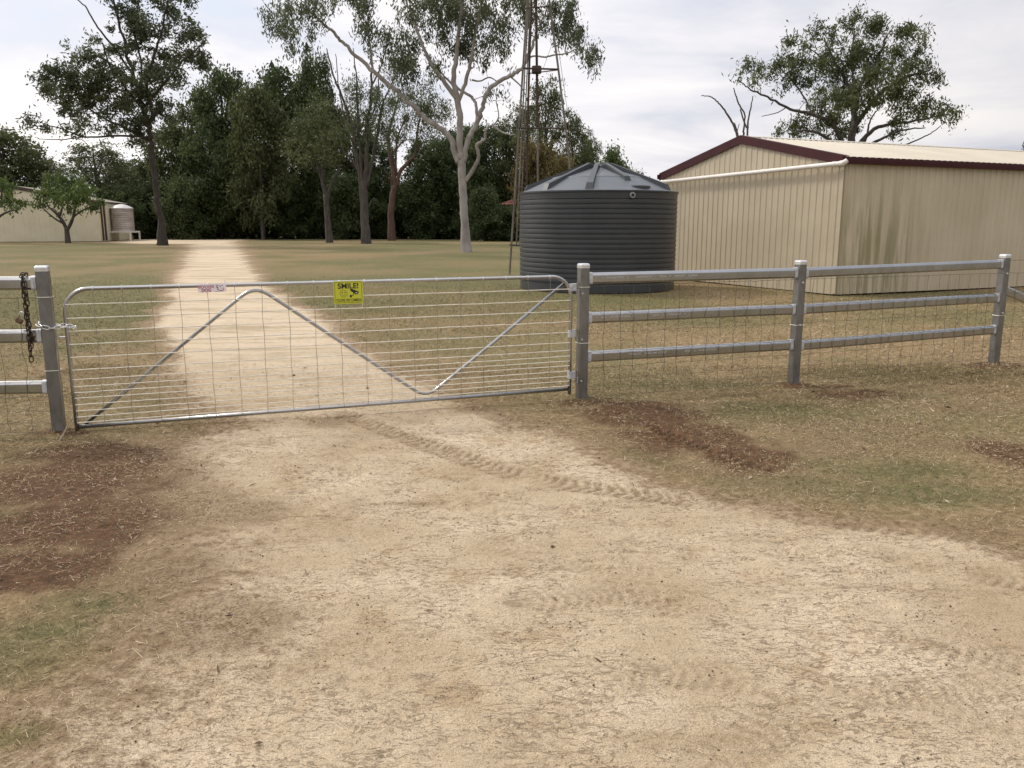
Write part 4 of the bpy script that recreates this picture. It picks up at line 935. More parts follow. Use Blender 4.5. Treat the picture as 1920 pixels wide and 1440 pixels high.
# ------------------------------------------------------------------ trees
LEAF = {
 'gum': leafmat('gum_leaf', [(0, (0.052, 0.067, 0.035)), (.5, (0.096, 0.115, 0.060)), (1, (0.172, 0.189, 0.108))], trans=.35),
 'dark': leafmat('dark_leaf', [(0, (0.038, 0.056, 0.024)), (.5, (0.070, 0.098, 0.038)), (1, (0.138, 0.168, 0.064))], trans=.35),
 'olive': leafmat('olive_leaf', [(0, (0.051, 0.064, 0.024)), (.5, (0.089, 0.105, 0.041)), (1, (0.157, 0.172, 0.072))], trans=.35),
 'pale': leafmat('pale_leaf', [(0, (0.070, 0.101, 0.039)), (.5, (0.119, 0.163, 0.063)), (1, (0.203, 0.245, 0.105))], trans=.35),
 'rusty': leafmat('rusty_leaf', [(0, (0.068, 0.051, 0.021)), (.5, (0.128, 0.099, 0.036)), (1, (0.195, 0.167, 0.060))], trans=.35),
 'mango': leafmat('broad_leaf', [(0, (0.044, 0.072, 0.020)), (.5, (0.084, 0.129, 0.034)), (1, (0.170, 0.208, 0.060))], trans=.35)}
BARK = {
 'white': nmat('pale_gum_bark', (.19, .17, .155), (.34, .315, .295), scale=1.6, rough=.8, stretch=(1, 1, .55), bump=.3, bscale=12, lo=.32, hi=.62),
 'dark': nmat('dark_bark', (.025, .021, .018), (.070, .058, .048), scale=4, rough=.95, stretch=(3, 3, .5), bump=.5, bscale=14),
 'red': nmat('red_bark', (.075, .045, .035), (.125, .078, .060), scale=3, rough=.9, stretch=(2, 2, .5), bump=.4, bscale=12),
 'grey': nmat('grey_bark', (.040, .034, .030), (.115, .098, .086), scale=4, rough=.9, stretch=(3, 3, .35), bump=.5, bscale=14)}
def spline(P, Rr, sub=6):
    P = np.asarray(P, float); out = []; ro = []
    for i in range(len(P) - 1):
        p0, p1, p2, p3 = P[max(i - 1, 0)], P[i], P[i + 1], P[min(i + 2, len(P) - 1)]
        for k in range(sub):
            t_ = k / sub; out.append(.5 * ((2 * p1) + (-p0 + p2) * t_ + (2 * p0 - 5 * p1 + 4 * p2 - p3) * t_ ** 2 + (-p0 + 3 * p1 - 3 * p2 + p3) * t_ ** 3)); ro.append(Rr[i] * (1 - t_) + Rr[i + 1] * t_)
    return np.array(out + [P[-1]]), np.array(ro + [Rr[-1]])
def grow_tree(root, limbs, clumps, bark, leaf, rng, leaf_l, leaf_w, sub_sig, per_sub, sub_n, droop=.6, twig_r=.03, trunkname='trunk', tsides=10, shell=.55, squash=.8):
    """limbs: list of (points, radii) in world; clumps: list of (centre, radii3, weight)"""
    origin = np.array(root.location); mb = MB(); nodes = []; nr = []
    for i, (P, Rr) in enumerate(limbs):
        p, r_ = spline(P, Rr); p = p.copy()
        if i > 0 or True:
            L = np.linalg.norm(p[-1] - p[0]); j = rng.normal(0, .006 * L, p.shape); j[:2] = 0; p += j * .5
        mb.tube(p, r_, tsides); nodes += list(p); nr += list(r_)
    nodes = np.array(nodes); nr = np.array(nr)
    tb = mb; Cs = []; As = []; Bs = []; Vs = []
    subs = []; 
    for (c_, rad, wgt) in clumps:
        n = max(1, int(sub_n * wgt))
        d = unit(rng.normal(0, 1, (n, 3))); rr = rng.random(n) ** (1 / 3) * (1 - shell) + shell * rng.uniform(.55, 1.0, n); q = np.asarray(c_) + d * rr[:, None] * np.asarray(rad)
        subs += [(a, rng.normal(0, .18) ) for a in q]
    S = np.array([a for a, _ in subs]); tv = np.array([b for _, b in subs])
    # grow twigs from the nearest wood, nearest first
    dist = np.array([np.min(np.linalg.norm(nodes - s_, axis=1)) for s_ in S]) if len(S) else []
    okw = nr < np.inf
    for i in np.argsort(dist):
        s_ = S[i]; dd = np.linalg.norm(nodes - s_, axis=1) + np.where(nodes[:, 2] > s_[2] + .3, 1.2, 0) * 1.0; k = int(np.argmin(dd)); a = nodes[k]; L = np.linalg.norm(s_ - a)
        if L < .08: continue
        r0 = min(nr[k] * .6, twig_r * (.6 + L * .25)); mid = (a + s_) / 2 + rng.normal(0, .10 * L, 3) + np.array([0, 0, .06 * L])
        ts = np.linspace(0, 1, 5)[:, None]; p = (1 - ts) ** 2 * a + 2 * ts * (1 - ts) * mid + ts ** 2 * s_; r_ = r0 * (1 - .7 * ts[:, 0])
        mb.tube(p, r_, 4, cap=False); nodes = np.vstack([nodes, p[1:]]); nr = np.concatenate([nr, r_[1:]])
    n = per_sub
    for s_, t_ in zip(S, tv):
        k = max(4, int(n * rng.uniform(.5, 1.5))); sg = sub_sig * rng.uniform(.6, 1.35); c_ = s_ + rng.normal(0, 1, (k, 3)) * sg * np.array([1, 1, squash]); 
        d = unit(rng.normal(0, 1, (k, 3)) * np.array([1, 1, .7]) + np.array([0, 0, -droop * 2])); sd = unit(np.cross(d, rng.normal(0, 1, (k, 3))))
        Cs.append(c_); As.append(d * rng.uniform(.6, 1.3, (k, 1)) * leaf_l / 2); Bs.append(sd * rng.uniform(.7, 1.3, (k, 1)) * leaf_w / 2); Vs.append(np.clip(.5 + t_ + rng.normal(0, .16, k), 0, 1))
    t_o = mb.build(trunkname, BARK[bark], root, smooth=True)
    cr = None
    if Cs: cr = cards('crown', np.concatenate(Cs), np.concatenate(As), np.concatenate(Bs), np.concatenate(Vs), LEAF[leaf], root, origin)
    return t_o, cr
def px_tree(name, label, base, limbs, clumps, bark, leaf, seed, depth=1.6, zoff=0., cat='tree', group=None, dens=1.0, thick=1.0, **kw):
    """limbs and clumps drawn against the photograph at the tree's own distance; each gets its own depth round the trunk"""
    rng = np.random.default_rng(seed); b = gnd(*base); Y = b[1]; s_ = pxm(Y) ; root = empty(name, b, label, cat, group)
    LL = []
    seen = []
    for i, l in enumerate(limbs):
        y0 = 0. if not seen else min(seen, key=lambda q: (q[0] - l[0][0]) ** 2 + (q[1] - l[0][1]) ** 2)[2]
        dy = 0 if i == 0 else rng.uniform(-1, 1) * depth * min(1, 1.6 * math.hypot(l[-1][0] - l[0][0], l[-1][1] - l[0][1]) / 200); n = len(l); P = []; Rr = []
        for k, (u, v, r_) in enumerate(l):
            if i == 0 and k == 0: P.append(b - (0, 0, .15)); Rr.append(r_ * s_ * 1.15); continue
            P.append(at(u, v, Y + y0 + dy * k / max(n - 1, 1))); Rr.append(max(r_ * s_ * thick, .012))
        for k in range(n - 1):
            for f in (0, .25, .5, .75, 1): seen.append((l[k][0] * (1 - f) + l[k + 1][0] * f, l[k][1] * (1 - f) + l[k + 1][1] * f, y0 + dy * (k + f) / max(n - 1, 1)))
        LL.append((P, Rr))
    CC = []
    for cl in clumps:
        u, v, ru, rv = cl[:4]; wt = (cl[4] if len(cl) > 4 else 1.) * dens; a = ru * s_; c_ = at(u, v, Y + rng.uniform(-1, 1) * depth); CC.append((c_, (a, max(a, rv * s_) * .9, rv * s_), wt * (ru * rv) / 1200))
    grow_tree(root, LL, CC, bark, leaf, rng, **kw); return root

# white gum
px_tree('white_gum', 'pale barked gum tree with wide arching limbs, just left of the windmill tower', (875, 473),
 [[(875, 473, 10.5), (871, 420, 9), (868, 360, 8.8), (865, 310, 9), (863, 285, 8.5)],
  [(863, 300, 7.5), (862, 240, 7), (858, 190, 6.5), (851, 150, 5.5), (855, 105, 4.8), (860, 60, 4), (866, 0, 3), (870, -60, 2)],
  [(860, 305, 7), (847, 265, 6.2), (828, 242, 6), (800, 224, 5.6), (780, 205, 5), (755, 180, 5), (730, 160, 4.6), (700, 133, 4.2), (660, 98, 3.6), (635, 70, 3.2), (615, 52, 3), (598, 38, 2.3), (575, 20, 1.8), (550, 5, 1.2)],
  [(856, 185, 5), (830, 150, 4.6), (810, 122, 4), (795, 92, 3.4), (780, 50, 2.8), (765, 10, 2.2), (750, -30, 1.5)],
  [(868, 305, 6.5), (880, 257, 5.6), (895, 232, 5.2), (905, 200, 4.6), (913, 172, 4.6), (932, 155, 4.5), (955, 142, 4.1), (978, 130, 3.8), (993, 98, 3.2), (1003, 70, 2.8), (1012, 50, 2.2), (1025, 15, 1.6), (1035, -30, 1)],
  [(872, 340, 5), (889, 315, 4.3), (897, 295, 4.0), (894, 272, 3.5), (908, 262, 3), (911, 246, 2.4), (922, 236, 2), (945, 250, 2), (965, 252, 1)],
  [(895, 232, 3.4), (893, 200, 3.2), (884, 182, 3.2), (860, 167, 2.8), (840, 150, 2.4), (822, 130, 1.6)],
  [(860, 190, 4), (874, 150, 4), (884, 110, 3.4), (890, 70, 2.8), (900, 20, 2.2), (915, -30, 1.6)],
  [(990, 108, 2), (1005, 105, 1.8), (1022, 107, 1.8), (1040, 103, 1.7), (1062, 100, 1.4), (1080, 92, 1)],
  [(885, 150, 2.0), (900, 152, 1.6), (918, 145, 1.4), (935, 155, .9)],
  [(598, 38, 1.6), (590, 20, 1.3), (600, -10, 1)], [(700, 133, 1.8), (695, 90, 1.5), (690, 50, 1.3), (700, 10, 1)],
  [(760, 182, 1.8), (752, 150, 1.5), (765, 120, 1.2)], [(955, 142, 1.8), (975, 160, 1.4), (985, 178, 1)], [(925, 236, 1.6), (935, 218, 1.2), (930, 190, 1)]],
 [(570, 25, 50, 28, 1.1), (520, 30, 24, 24), (508, 50, 12, 16), (545, 68, 15, 28, 1.3), (540, 95, 10, 12), (580, 80, 14, 18), (600, 10, 30, 20, .6), (680, 30, 14, 34), (676, 60, 16, 22), (702, 70, 16, 26), (692, 10, 22, 16),
  (745, 95, 32, 42, 1.7), (760, 130, 26, 24, 1.3), (785, 60, 26, 36, .8), (812, 118, 20, 18), (735, 40, 16, 20, .4), (850, 60, 42, 40), (828, 25, 40, 30), (880, 20, 44, 30), (910, 50, 40, 36), (930, 88, 30, 26), (962, 30, 36, 34), (1008, 30, 26, 36, .8),
  (1048, 40, 38, 34), (1072, 70, 26, 32), (1058, 20, 30, 22), (1106, 100, 22, 20), (1110, 125, 12, 20), (1095, 88, 15, 12), (885, 88, 32, 22, .8), (862, 100, 18, 16, .6), (835, 0, 60, 30), (905, -30, 80, 30), (780, 0, 46, 28, .8), (620, -12, 60, 18), (970, -20, 60, 28), (905, 118, 16, 18, .6), (925, 175, 14, 14, .8), (945, 185, 12, 14, .5), (815, 150, 10, 12), (700, 105, 10, 10, .5), (958, 132, 12, 8)],
 'white', 'gum', 11, depth=2.2, thick=.84, leaf_l=.27, leaf_w=.066, sub_sig=.20, per_sub=54, sub_n=18, droop=.85, twig_r=.022, squash=1.5)
# left gum
px_tree('tall_gum', 'tall dark trunked gum tree leaning left beside the drive, foliage past the frame top', (305, 460),
 [[(305, 460, 10), (300, 410, 8), (294, 360, 7), (288, 320, 6.6), (283, 270, 6.6), (276, 232, 6), (264, 180, 5), (250, 140, 4.2), (238, 95, 3.4), (225, 50, 3), (212, 0, 2.2), (200, -60, 1.2)],
  [(280, 250, 4.5), (284, 205, 4), (276, 155, 3.5), (290, 100, 3), (308, 40, 2.2), (320, -40, 1.2)],
  [(276, 262, 4), (240, 242, 3), (195, 222, 2.5), (155, 195, 2), (120, 172, 1.4)], [(278, 258, 3.2), (225, 254, 2.4), (160, 256, 2), (105, 238, 1.4), (68, 236, 1)],
  [(272, 200, 3.5), (305, 160, 3), (342, 115, 2.4), (372, 90, 1.5)], [(254, 150, 3), (216, 92, 2.6), (184, 52, 2), (160, 12, 1.6), (130, -10, 1)], [(256, 160, 2.6), (220, 128, 2.2), (180, 105, 1.8), (150, 110, 1)],
  [(276, 240, 3.2), (298, 205, 2), (300, 190, 1.2)], [(268, 205, 3), (235, 165, 2.4), (205, 120, 2), (192, 80, 1.4)], [(262, 178, 3), (265, 120, 2.4), (252, 60, 2), (262, 0, 1.4)], [(160, 256, 1.4), (110, 262, 1.2), (70, 260, .8)]],
 [(105, 160, 42, 34, 1.2), (80, 165, 22, 18), (150, 135, 46, 30, 1.2), (170, 165, 40, 34, 1.1), (200, 185, 46, 36, 1.1), (145, 212, 30, 22, 1.1), (128, 245, 20, 14), (72, 232, 26, 14), (55, 245, 14, 8), (250, 160, 46, 46, .8), (290, 165, 40, 46), (300, 95, 44, 42, .8), (362, 85, 30, 38, 1.2), (385, 112, 16, 20, 1.2), (330, 130, 26, 18), (225, 60, 50, 46, .6), (280, 30, 55, 46, .9), (335, 8, 28, 22, 1.1), (240, 215, 52, 26, .9), (205, 115, 44, 30, .7), (315, 205, 26, 28, .9), (122, 84, 12, 7, .6), (200, -25, 60, 26), (280, -50, 60, 34), (345, -20, 40, 24), (240, 250, 52, 22, .7), (170, 240, 30, 14, .7), (170, 60, 20, 20, .5), (355, 60, 24, 22)],
 'dark', 'gum', 12, depth=2.8, thick=.74, leaf_l=.36, leaf_w=.11, sub_sig=.27, per_sub=62, sub_n=17, droop=.35, twig_r=.03, squash=.9)
# gum behind the shed: its foot is hidden, place it 42 m out
def foot(u, Y): d = at(u, 500, Y); return (u, 720 - F * ((lambda q: q)(0) or 0))
def ground_v(Y):      # photo row of the ground at distance Y
    return 720 + F * math.tan(math.atan2(EYE, Y) - PITCH)
px_tree('spreading_gum', 'broad spreading gum tree rising behind the roof of the cream shed', (1592, ground_v(42)),
 [[(1592, ground_v(42), 15), (1592, 420, 14), (1588, 330, 13.5), (1590, 275, 13)],
  [(1590, 290, 11), (1600, 240, 9), (1604, 205, 7.5), (1612, 165, 6), (1640, 120, 4.5), (1662, 70, 2.5)], [(1600, 215, 6), (1592, 165, 5), (1565, 115, 3.5), (1545, 72, 2)], [(1604, 205, 4), (1600, 150, 3.4), (1598, 100, 2.6), (1602, 55, 1.6)],
  [(1588, 285, 7), (1562, 235, 5.5), (1525, 215, 4.5), (1482, 205, 3.4), (1440, 182, 2.6), (1402, 165, 1.8), (1384, 148, 1)], [(1604, 235, 6), (1650, 175, 5), (1700, 145, 3.5), (1742, 132, 1.8)],
  [(1596, 285, 7), (1640, 242, 5), (1682, 232, 4), (1722, 225, 3), (1772, 216, 1.6)], [(1600, 290, 5), (1650, 262, 3.6), (1690, 245, 2.6), (1735, 240, 1.2)], [(1580, 290, 6), (1545, 255, 4), (1510, 245, 2.6), (1480, 250, 1.4)],
  [(1525, 215, 2.4), (1500, 170, 2), (1470, 135, 1.6), (1450, 110, 1)], [(1472, 203, 1.4), (1455, 212, 1.2), (1428, 218, .8)], [(1600, 300, 3), (1660, 285, 2.4), (1720, 262, 1.8), (1745, 250, 1.4), (1765, 235, .9)], [(1610, 290, 4), (1625, 255, 3), (1632, 225, 2), (1650, 200, 1.2)], [(1565, 130, 2), (1530, 100, 1.5), (1500, 78, 1)]],
 [(1598, 42, 22, 18), (1612, 62, 12, 12, .6), (1540, 58, 22, 16), (1560, 72, 14, 12, .6), (1495, 88, 26, 22, .7), (1655, 52, 32, 22, 1.1), (1700, 78, 32, 28, 1.1), (1728, 75, 10, 10), (1580, 105, 50, 32, 1.1), (1640, 108, 50, 34, 1.1), (1515, 130, 40, 30), (1460, 132, 30, 22), (1412, 125, 20, 16), (1388, 143, 10, 12, .7), (1420, 155, 20, 14, .7), (1570, 165, 46, 32), (1650, 160, 48, 34, 1.2), (1712, 142, 36, 26, 1.1), (1758, 155, 16, 14), (1480, 165, 30, 14, .7), (1545, 215, 36, 24, 1.2), (1500, 238, 24, 20, 1.1), (1462, 250, 10, 8), (1570, 240, 40, 18, 1.3), (1700, 212, 36, 20, 1.1), (1745, 202, 26, 16), (1788, 222, 12, 14), (1686, 244, 14, 12), (1722, 108, 20, 16, .8), (1775, 210, 14, 12), (1620, 195, 40, 20), (1560, 190, 40, 20), (1735, 115, 8, 8, .5), (1690, 178, 30, 14, .9)],
 'grey', 'olive', 13, depth=2.6, thick=.68, leaf_l=.22, leaf_w=.060, sub_sig=.165, per_sub=48, sub_n=30, droop=.5, twig_r=.022, squash=1.1)
px_tree('dead_tree', 'bare dead tree with three thin forked stems above the shed ridge', (1388, ground_v(36)),
 [[(1388, ground_v(36), 7), (1388, 400, 6), (1390, 330, 5), (1392, 300, 4.5)], [(1390, 310, 3.6), (1384, 262, 2.8), (1376, 236, 2.6), (1362, 212, 2.2), (1350, 196, 1.8), (1336, 183, 1.4), (1315, 179, .9)], [(1392, 310, 3.2), (1393, 262, 2.4), (1395, 240, 2.2), (1396, 215, 1.8), (1385, 195, 1.8), (1380, 180, 1.5), (1375, 165, 1)],
  [(1394, 310, 3.2), (1401, 262, 2.4), (1402, 235, 2.2), (1406, 210, 1.8), (1412, 180, 1)], [(1400, 240, 1.8), (1394, 225, 1.8), (1388, 205, 1.6)], [(1386, 262, 1.5), (1382, 245, 1.3), (1377, 230, .9)], [(1382, 248, 1), (1386, 232, .8)]], [], 'grey', 'gum', 14, depth=.6, thick=.75, leaf_l=.1, leaf_w=.03, sub_sig=.1, per_sub=3, sub_n=1)
# three trees in front of the wood
px_tree('slender_tree', 'slender dark trunked tree with an olive crown, leftmost of three in front of the wood', (618, 455),
 [[(618, 455, 6.5), (614, 410, 5.2), (611, 365, 4.6)], [(611, 370, 3.6), (602, 330, 3), (590, 295, 2.2), (575, 270, 1.4)], [(612, 372, 3.2), (622, 345, 2.6), (632, 325, 1.8), (636, 310, 1)], [(606, 345, 2.4), (604, 300, 2), (610, 250, 1.4)], [(600, 325, 1.5), (585, 312, 1.2), (565, 305, .8)]],
 [(595, 215, 36, 28), (590, 250, 50, 34, 1.1), (562, 280, 36, 28), (622, 278, 30, 34, 1.1), (600, 190, 26, 14, .8), (640, 245, 20, 24, .8), (585, 300, 40, 16, .6)],
 'grey', 'olive', 21, depth=2.0, leaf_l=.30, leaf_w=.10, sub_sig=.34, per_sub=42, sub_n=30, droop=.5, twig_r=.03)
px_tree('upright_tree', 'grey tree with a fan of upright stems, middle of three before the wood', (687, 457),
 [[(687, 457, 9), (684, 420, 7.6), (682, 370, 7.2), (681, 340, 7)], [(678, 350, 4.4), (668, 290, 3.4), (660, 240, 2.8), (645, 190, 2.2), (628, 150, 1.6), (612, 90, .9)], [(680, 350, 3.6), (675, 280, 2.6), (670, 200, 2), (668, 150, 1.2), (662, 90, .7)], [(684, 350, 4.4), (688, 290, 3.4), (690, 230, 2.8), (697, 160, 2.2), (696, 110, 1.6), (692, 70, 1)], [(686, 350, 4), (698, 300, 3.2), (708, 250, 2.6), (716, 200, 2.2), (728, 170, 1.4), (742, 140, .9)],
  [(678, 330, 3), (660, 300, 2), (645, 285, 1.4), (640, 270, .9)], [(660, 240, 2), (645, 215, 1.6), (622, 195, 1)], [(697, 160, 1.6), (710, 135, 1.4), (722, 100, .9)], [(690, 390, 1.4), (700, 372, 1), (706, 380, .7)], [(668, 290, 1.8), (650, 232, 1.4), (636, 170, 1), (630, 100, .6)], [(690, 230, 1.6), (706, 190, 1.3), (712, 120, .8)]],
 [(668, 165, 26, 20, .7), (700, 200, 28, 30, .8), (655, 205, 26, 26, .6), (722, 190, 26, 34, .7), (690, 240, 40, 24, .5), (735, 150, 22, 18, .7), (650, 170, 16, 14, .5), (715, 250, 26, 26, .6)],
 'grey', 'gum', 22, depth=1.8, leaf_l=.30, leaf_w=.08, sub_sig=.34, per_sub=56, sub_n=26, droop=.8, twig_r=.025, squash=1.3)
px_tree('red_gum', 'reddish barked tree with a forked trunk, rightmost of three in front of the wood', (735, 451),
 [[(735, 451, 7.5), (733, 410, 6.2), (736, 370, 5.6), (741, 345, 5.2)], [(740, 350, 4.2), (736, 310, 4.2), (730, 280, 3.8), (728, 255, 3), (738, 215, 2), (748, 180, 1.2)], [(743, 350, 3.4), (750, 322, 3.6), (765, 305, 3.2), (778, 290, 2.4), (782, 250, 2), (790, 205, 1.2)], [(744, 330, 2.4), (742, 290, 2), (748, 250, 1.6), (765, 215, 1)], [(736, 355, 1.8), (731, 330, 1.4), (722, 322, .9)], [(740, 285, 1.5), (756, 265, 1.2), (772, 262, .8)]],
 [(760, 205, 42, 28), (792, 182, 36, 24), (822, 205, 28, 22), (800, 232, 34, 22, .8), (745, 240, 30, 24, .9), (775, 255, 26, 20, .6), (842, 225, 18, 16, .6), (730, 268, 16, 16, .5), (740, 190, 22, 16, .7)],
 'red', 'olive', 23, depth=2.0, leaf_l=.30, leaf_w=.085, sub_sig=.32, per_sub=60, sub_n=26, droop=.7, twig_r=.028, squash=1.2)
px_tree('mango_tree', 'small leafy broad leaved tree standing before the far shed wall', (128, 456),
 [[(128, 456, 5), (126, 440, 4.4), (125, 428, 4.2)], [(125, 430, 3.4), (117, 414, 3), (105, 400, 2.2), (88, 385, 1.4)], [(127, 430, 3.2), (134, 416, 3), (139, 400, 2.2), (145, 375, 1.4)], [(112, 406, 2), (118, 380, 1.6), (120, 350, 1)], [(137, 408, 1.8), (152, 396, 1.4), (175, 385, .9)], [(120, 420, 2), (100, 408, 1.5), (80, 390, 1)]],
 [(118, 350, 34, 24, 1.4), (95, 372, 30, 18, 1.3), (150, 362, 30, 22, 1.3), (178, 385, 22, 10, 1.2), (130, 338, 24, 12, 1.1), (75, 380, 14, 10), (104, 401, 14, 6), (140, 395, 18, 8, .8), (120, 378, 34, 12)],
 'grey', 'mango', 24, depth=2.0, leaf_l=.34, leaf_w=.12, sub_sig=.26, per_sub=40, sub_n=26, droop=.6, twig_r=.03)
px_tree('leafy_tree', 'low leafy tree cut by the left edge, in front of the far shed', (-22, 457),
 [[(-22, 457, 5), (-22, 440, 4.4), (-20, 428, 4)], [(-20, 430, 3), (-8, 412, 2.5), (12, 398, 1.8), (35, 393, 1)], [(-20, 430, 3), (-10, 400, 2.2), (0, 375, 1.6), (5, 350, 1)], [(-22, 430, 3), (-40, 405, 2.2), (-60, 385, 1)]],
 [(22, 384, 26, 10, 1.2), (36, 398, 12, 6), (2, 352, 26, 14, 1.2), (-20, 365, 34, 22, 1.2), (-50, 380, 30, 16, 1.2), (15, 365, 24, 10)],
 'grey', 'mango', 25, depth=1.8, leaf_l=.34, leaf_w=.12, sub_sig=.26, per_sub=36, sub_n=24, droop=.6, twig_r=.03)

# ------------------------------------------------------------------ the wood behind: full trees built from a few grown kinds
def proto(name, seed, leaf, bark, H, W, low, ntop, leaf_l=.42, leaf_w=.20, nclump=16, gaps=1.0, per=44, subn=13, sig=.50):
    rng = np.random.default_rng(seed); root = empty(name, (0, 0, 0), 'x', 'tree'); limbs = []; clumps = []; lean = rng.normal(0, .03, 2) * H
    tp = [np.array([0, 0, -.3]), np.array([lean[0] * .2, lean[1] * .2, H * .3]), np.array([lean[0] * .6, lean[1] * .6, H * .6]), np.array([lean[0], lean[1], H * .9])]
    limbs.append((tp, [.024 * H, .018 * H, .011 * H, .003 * H]))
    for k in range(nclump):
        f = low + (1 - low) * ((k + .5) / nclump) ** .85; a = k * 2.4 + rng.uniform(-.4, .4); g_ = (f - low) / (1 - low); env = max(.35, math.sqrt(max(0, 1 - ((g_ - .48) / .62) ** 2)))
        rr = W * env * rng.uniform(.35, .85); c_ = np.array([math.cos(a) * rr, math.sin(a) * rr, H * f * .94]); r_ = W * rng.uniform(.30, .50) * (.6 + .4 * env)
        if c_[2] + r_ * .8 > H: c_[2] = H - r_ * .8
        s0_ = tp[0] + (tp[3] - tp[0]) * max(.2, f - .22); limbs.append(([s0_, (s0_ + c_) / 2 + (0, 0, -.03 * H), c_], [.008 * H, .005 * H, .002 * H])); clumps.append((c_, (r_, r_, r_ * .75), 1.0))
    grow_tree(root, limbs, clumps, bark, leaf, rng, leaf_l=leaf_l, leaf_w=leaf_w, sub_sig=sig, per_sub=per, sub_n=subn, droop=.4, twig_r=.03, tsides=8, squash=.8); return root
def copy_tree(o, parent=None):
    c_ = o.copy(); COL.objects.link(c_)
    if parent is not None: c_.parent = parent
    for ch in [q for q in o.children]: copy_tree(ch, c_)
    return c_
PROTO = {'dense': (proto('evergreen_tree', 31, 'dark', 'dark', 15, 4.6, .12, 0, nclump=22, per=50, subn=17), 15, 4.6),
         'round': (proto('bushy_tree', 32, 'dark', 'dark', 9, 4.2, .06, 0, nclump=20, per=50, subn=16), 9, 4.2),
         'airy': (proto('airy_gum', 33, 'olive', 'grey', 16, 4.2, .34, 0, nclump=17, per=38, subn=13, leaf_w=.14, sig=.42), 16, 4.2),
         'olive': (proto('olive_tree', 34, 'olive', 'grey', 13, 4.4, .14, 0, nclump=20, per=46, subn=15), 13, 4.4),
         'pale': (proto('pale_green_tree', 35, 'pale', 'grey', 9, 3.6, .12, 0, nclump=16, per=44, subn=14), 9, 3.6),
         'rusty': (proto('russet_tree', 36, 'rusty', 'grey', 8, 3.4, .08, 0, nclump=16, per=44, subn=14), 8, 3.4)}
# (column, top row, half width px, distance, kind, label)
WOOD = [(20, 238, 85, 96, 'olive', 'olive green tree with a rounded top behind the far shed, at the left edge'), (-90, 250, 90, 98, 'olive', 'olive tree just beyond the left edge behind the far shed'), (95, 290, 50, 100, 'airy', 'thin topped tree behind the far shed, right of the rounded olive tree'),
 (190, 262, 70, 92, 'airy', 'loose tree behind the small tank on its stand'), (255, 300, 60, 100, 'olive', 'mid height olive tree behind the tall leaning gum trunk'), (330, 232, 60, 94, 'olive', 'olive tree filling the gap right of the tall leaning gum trunk'), (385, 185, 52, 98, 'olive', 'dark tree left of the tallest pair above the end of the drive'),
 (432, 128, 62, 92, 'dense', 'tall dark evergreen with a pointed top straight above the end of the drive'), (492, 160, 56, 88, 'olive', 'dark evergreen right of the pointed one over the drive end'), (540, 124, 66, 96, 'dense', 'broad dark evergreen behind the slender tree'), (600, 100, 40, 92, 'dense', 'narrow dark tree, highest top of the wood, left of the bare upright stems'),
 (650, 200, 56, 94, 'olive', 'dark tree behind the fan of bare upright stems'), (705, 255, 46, 92, 'dense', 'lower dark tree between the upright stems and the red trunk'), (812, 258, 58, 90, 'dense', 'dark tree just left of the pale gum trunk'), (862, 236, 58, 96, 'dense', 'dark tree directly behind the pale gum trunk'), (925, 232, 56, 90, 'dense', 'dark tree between the pale gum trunk and the windmill tower'),
 (1022, 140, 48, 82, 'airy', 'tall airy gum behind the windmill tower legs'), (975, 190, 44, 88, 'airy', 'airy tree left of the windmill tower, behind the curling pale branch'), (1072, 205, 36, 84, 'airy', 'airy gum top between the windmill tower and open sky'),
 (1010, 268, 50, 64, 'rusty', 'russet brown tree behind the foot of the windmill tower'), (1052, 300, 36, 62, 'rusty', 'smaller russet tree just above the tank roof'), (1090, 282, 34, 86, 'pale', 'pale green tree above the left slope of the tank roof'), (1100, 240, 26, 90, 'airy', 'small thin tree top at the right end of the airy gums'), (1150, 284, 40, 88, 'pale', 'pale round tree above the peak of the tank roof'), (1186, 318, 30, 92, 'olive', 'low olive tree at the right end of the wood, above the tank roof'),
 (1925, 250, 26, 70, 'olive', 'small dark tree top at the right edge above the shed roof')]
WOOD += [(960, 386, 60, 81, 'round', 'dark bush under the glimpsed red tiled roof'), (908, 350, 34, 80, 'round', 'dark bush hiding the left end of the red tiled roof')]
WOOD += [(-190, 240, 80, 92, 'olive', 'olive tree well beyond the left edge of the photograph'), (-290, 210, 80, 95, 'dense', 'dark tall tree well beyond the left edge of the photograph'), (-390, 250, 90, 93, 'olive', 'outermost olive tree beyond the left edge of the photograph')]
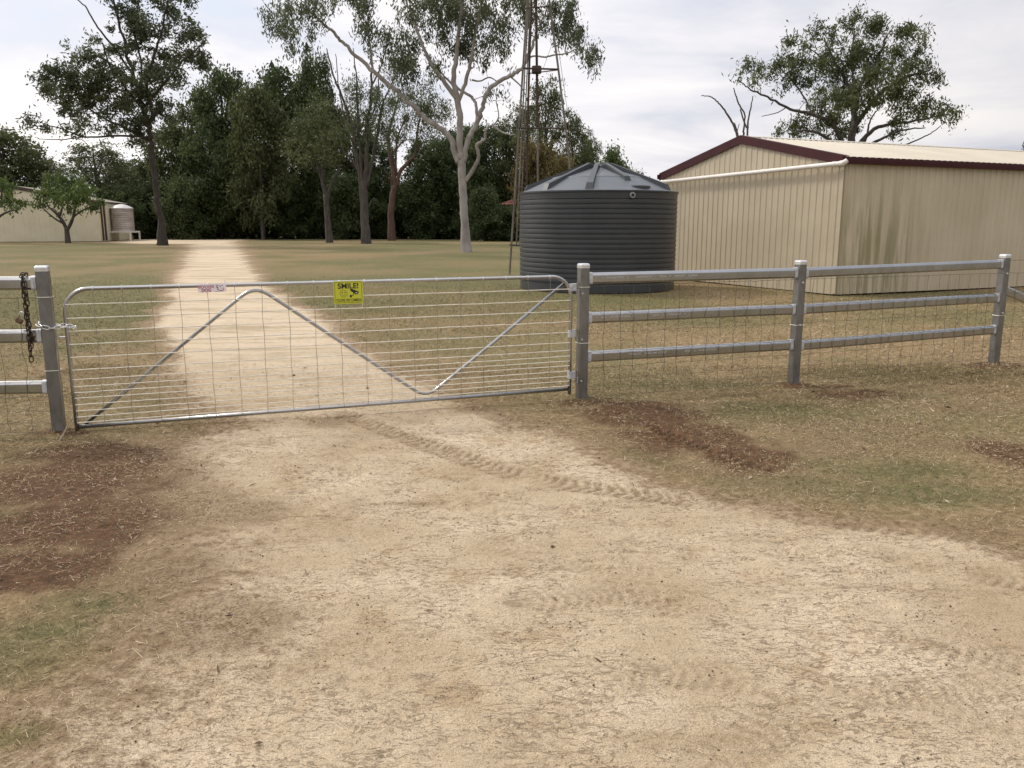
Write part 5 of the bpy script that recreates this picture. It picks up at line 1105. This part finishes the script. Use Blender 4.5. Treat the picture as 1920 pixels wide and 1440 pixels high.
# lower, nearer bushy trees closing the bottom of the wood
LOW = [(-40, 350, 'beyond the left edge behind the far shed'), (60, 345, 'behind the peak of the far shed roof'), (150, 352, 'behind the mango-like tree and the far shed eave'), (240, 345, 'right behind the small tank on its stand'),
       (300, 330, 'behind the trunk of the tall leaning gum'), (352, 318, 'just right of the tall leaning gum trunk'), (415, 322, 'at the left side of the drive end'), (470, 300, 'at the right side of the drive end'), (530, 318, 'midway between the drive end and the slender tree'),
       (585, 325, 'just left of the slender tree trunk'), (650, 318, 'between the slender tree and the upright stems'), (705, 335, 'between the upright stems and the reddish trunk'), (755, 348, 'just right of the reddish trunk'), (800, 330, 'midway from the reddish trunk to the pale gum'),
       (850, 318, 'just left of the pale gum trunk'), (890, 312, 'just right of the pale gum trunk'), (945, 322, 'left of the windmill tower foot'), (992, 330, 'behind the windmill tower legs'), (1045, 335, 'hidden behind the left part of the grey tank'),
       (1100, 345, 'hidden behind the middle of the grey tank'), (1160, 350, 'hidden behind the right part of the grey tank'), (1215, 352, 'behind the gap between grey tank and shed')]
used = set()
def plant(u, top, hw, Y, kind, label, group=None, yaw=0., depth=None):
    src, H, W = PROTO[kind]; hgt = at(u, top, Y)[2]; c_ = src if kind not in used else copy_tree(src)
    used.add(kind); c_.location = (at(u, 420, Y)[0], Y, 0); sx = hw * pxm(Y) / W; c_.scale = (sx, sx, hgt / H); c_.rotation_euler = (0, 0, yaw); c_['label'] = label
    if group: c_['group'] = group
    return c_
for i, (u, tp, hw, Yd, kind, lab) in enumerate(WOOD): plant(u, tp, hw, Yd, kind, lab, 'trees of the wood behind the paddock', yaw=i * 1.9)
for i, (u, tp, wh) in enumerate(LOW): plant(u, tp + (i % 3) * 6, 46, 89 + (i * 7 % 5) * 1.4, 'round' if i % 4 else 'dense', 'dark bushy tree ' + wh, 'bushy trees along the edge of the wood', yaw=i * 2.3)
# undergrowth closing the view below the crowns
rng = np.random.default_rng(90); n = 52000; uu = rng.uniform(-45, 30, n); yy = rng.uniform(93, 99, n); hh = 3.2 + 1.6 * fbm(uu * .25, yy * 0 + 3, 3, 8); zz = rng.random(n) ** .8 * hh
Cc = np.stack([uu, yy, zz], 1); d = unit(rng.normal(0, 1, (n, 3))); sd = unit(np.cross(d, rng.normal(0, 1, (n, 3))))
o = cards('undergrowth', Cc, d * .30, sd * .16, np.clip(rng.normal(.35, .2, n), 0, 1), LEAF['dark'], None); tag(o, 'dense dark undergrowth filling the foot of the wood', 'undergrowth', kind='stuff')
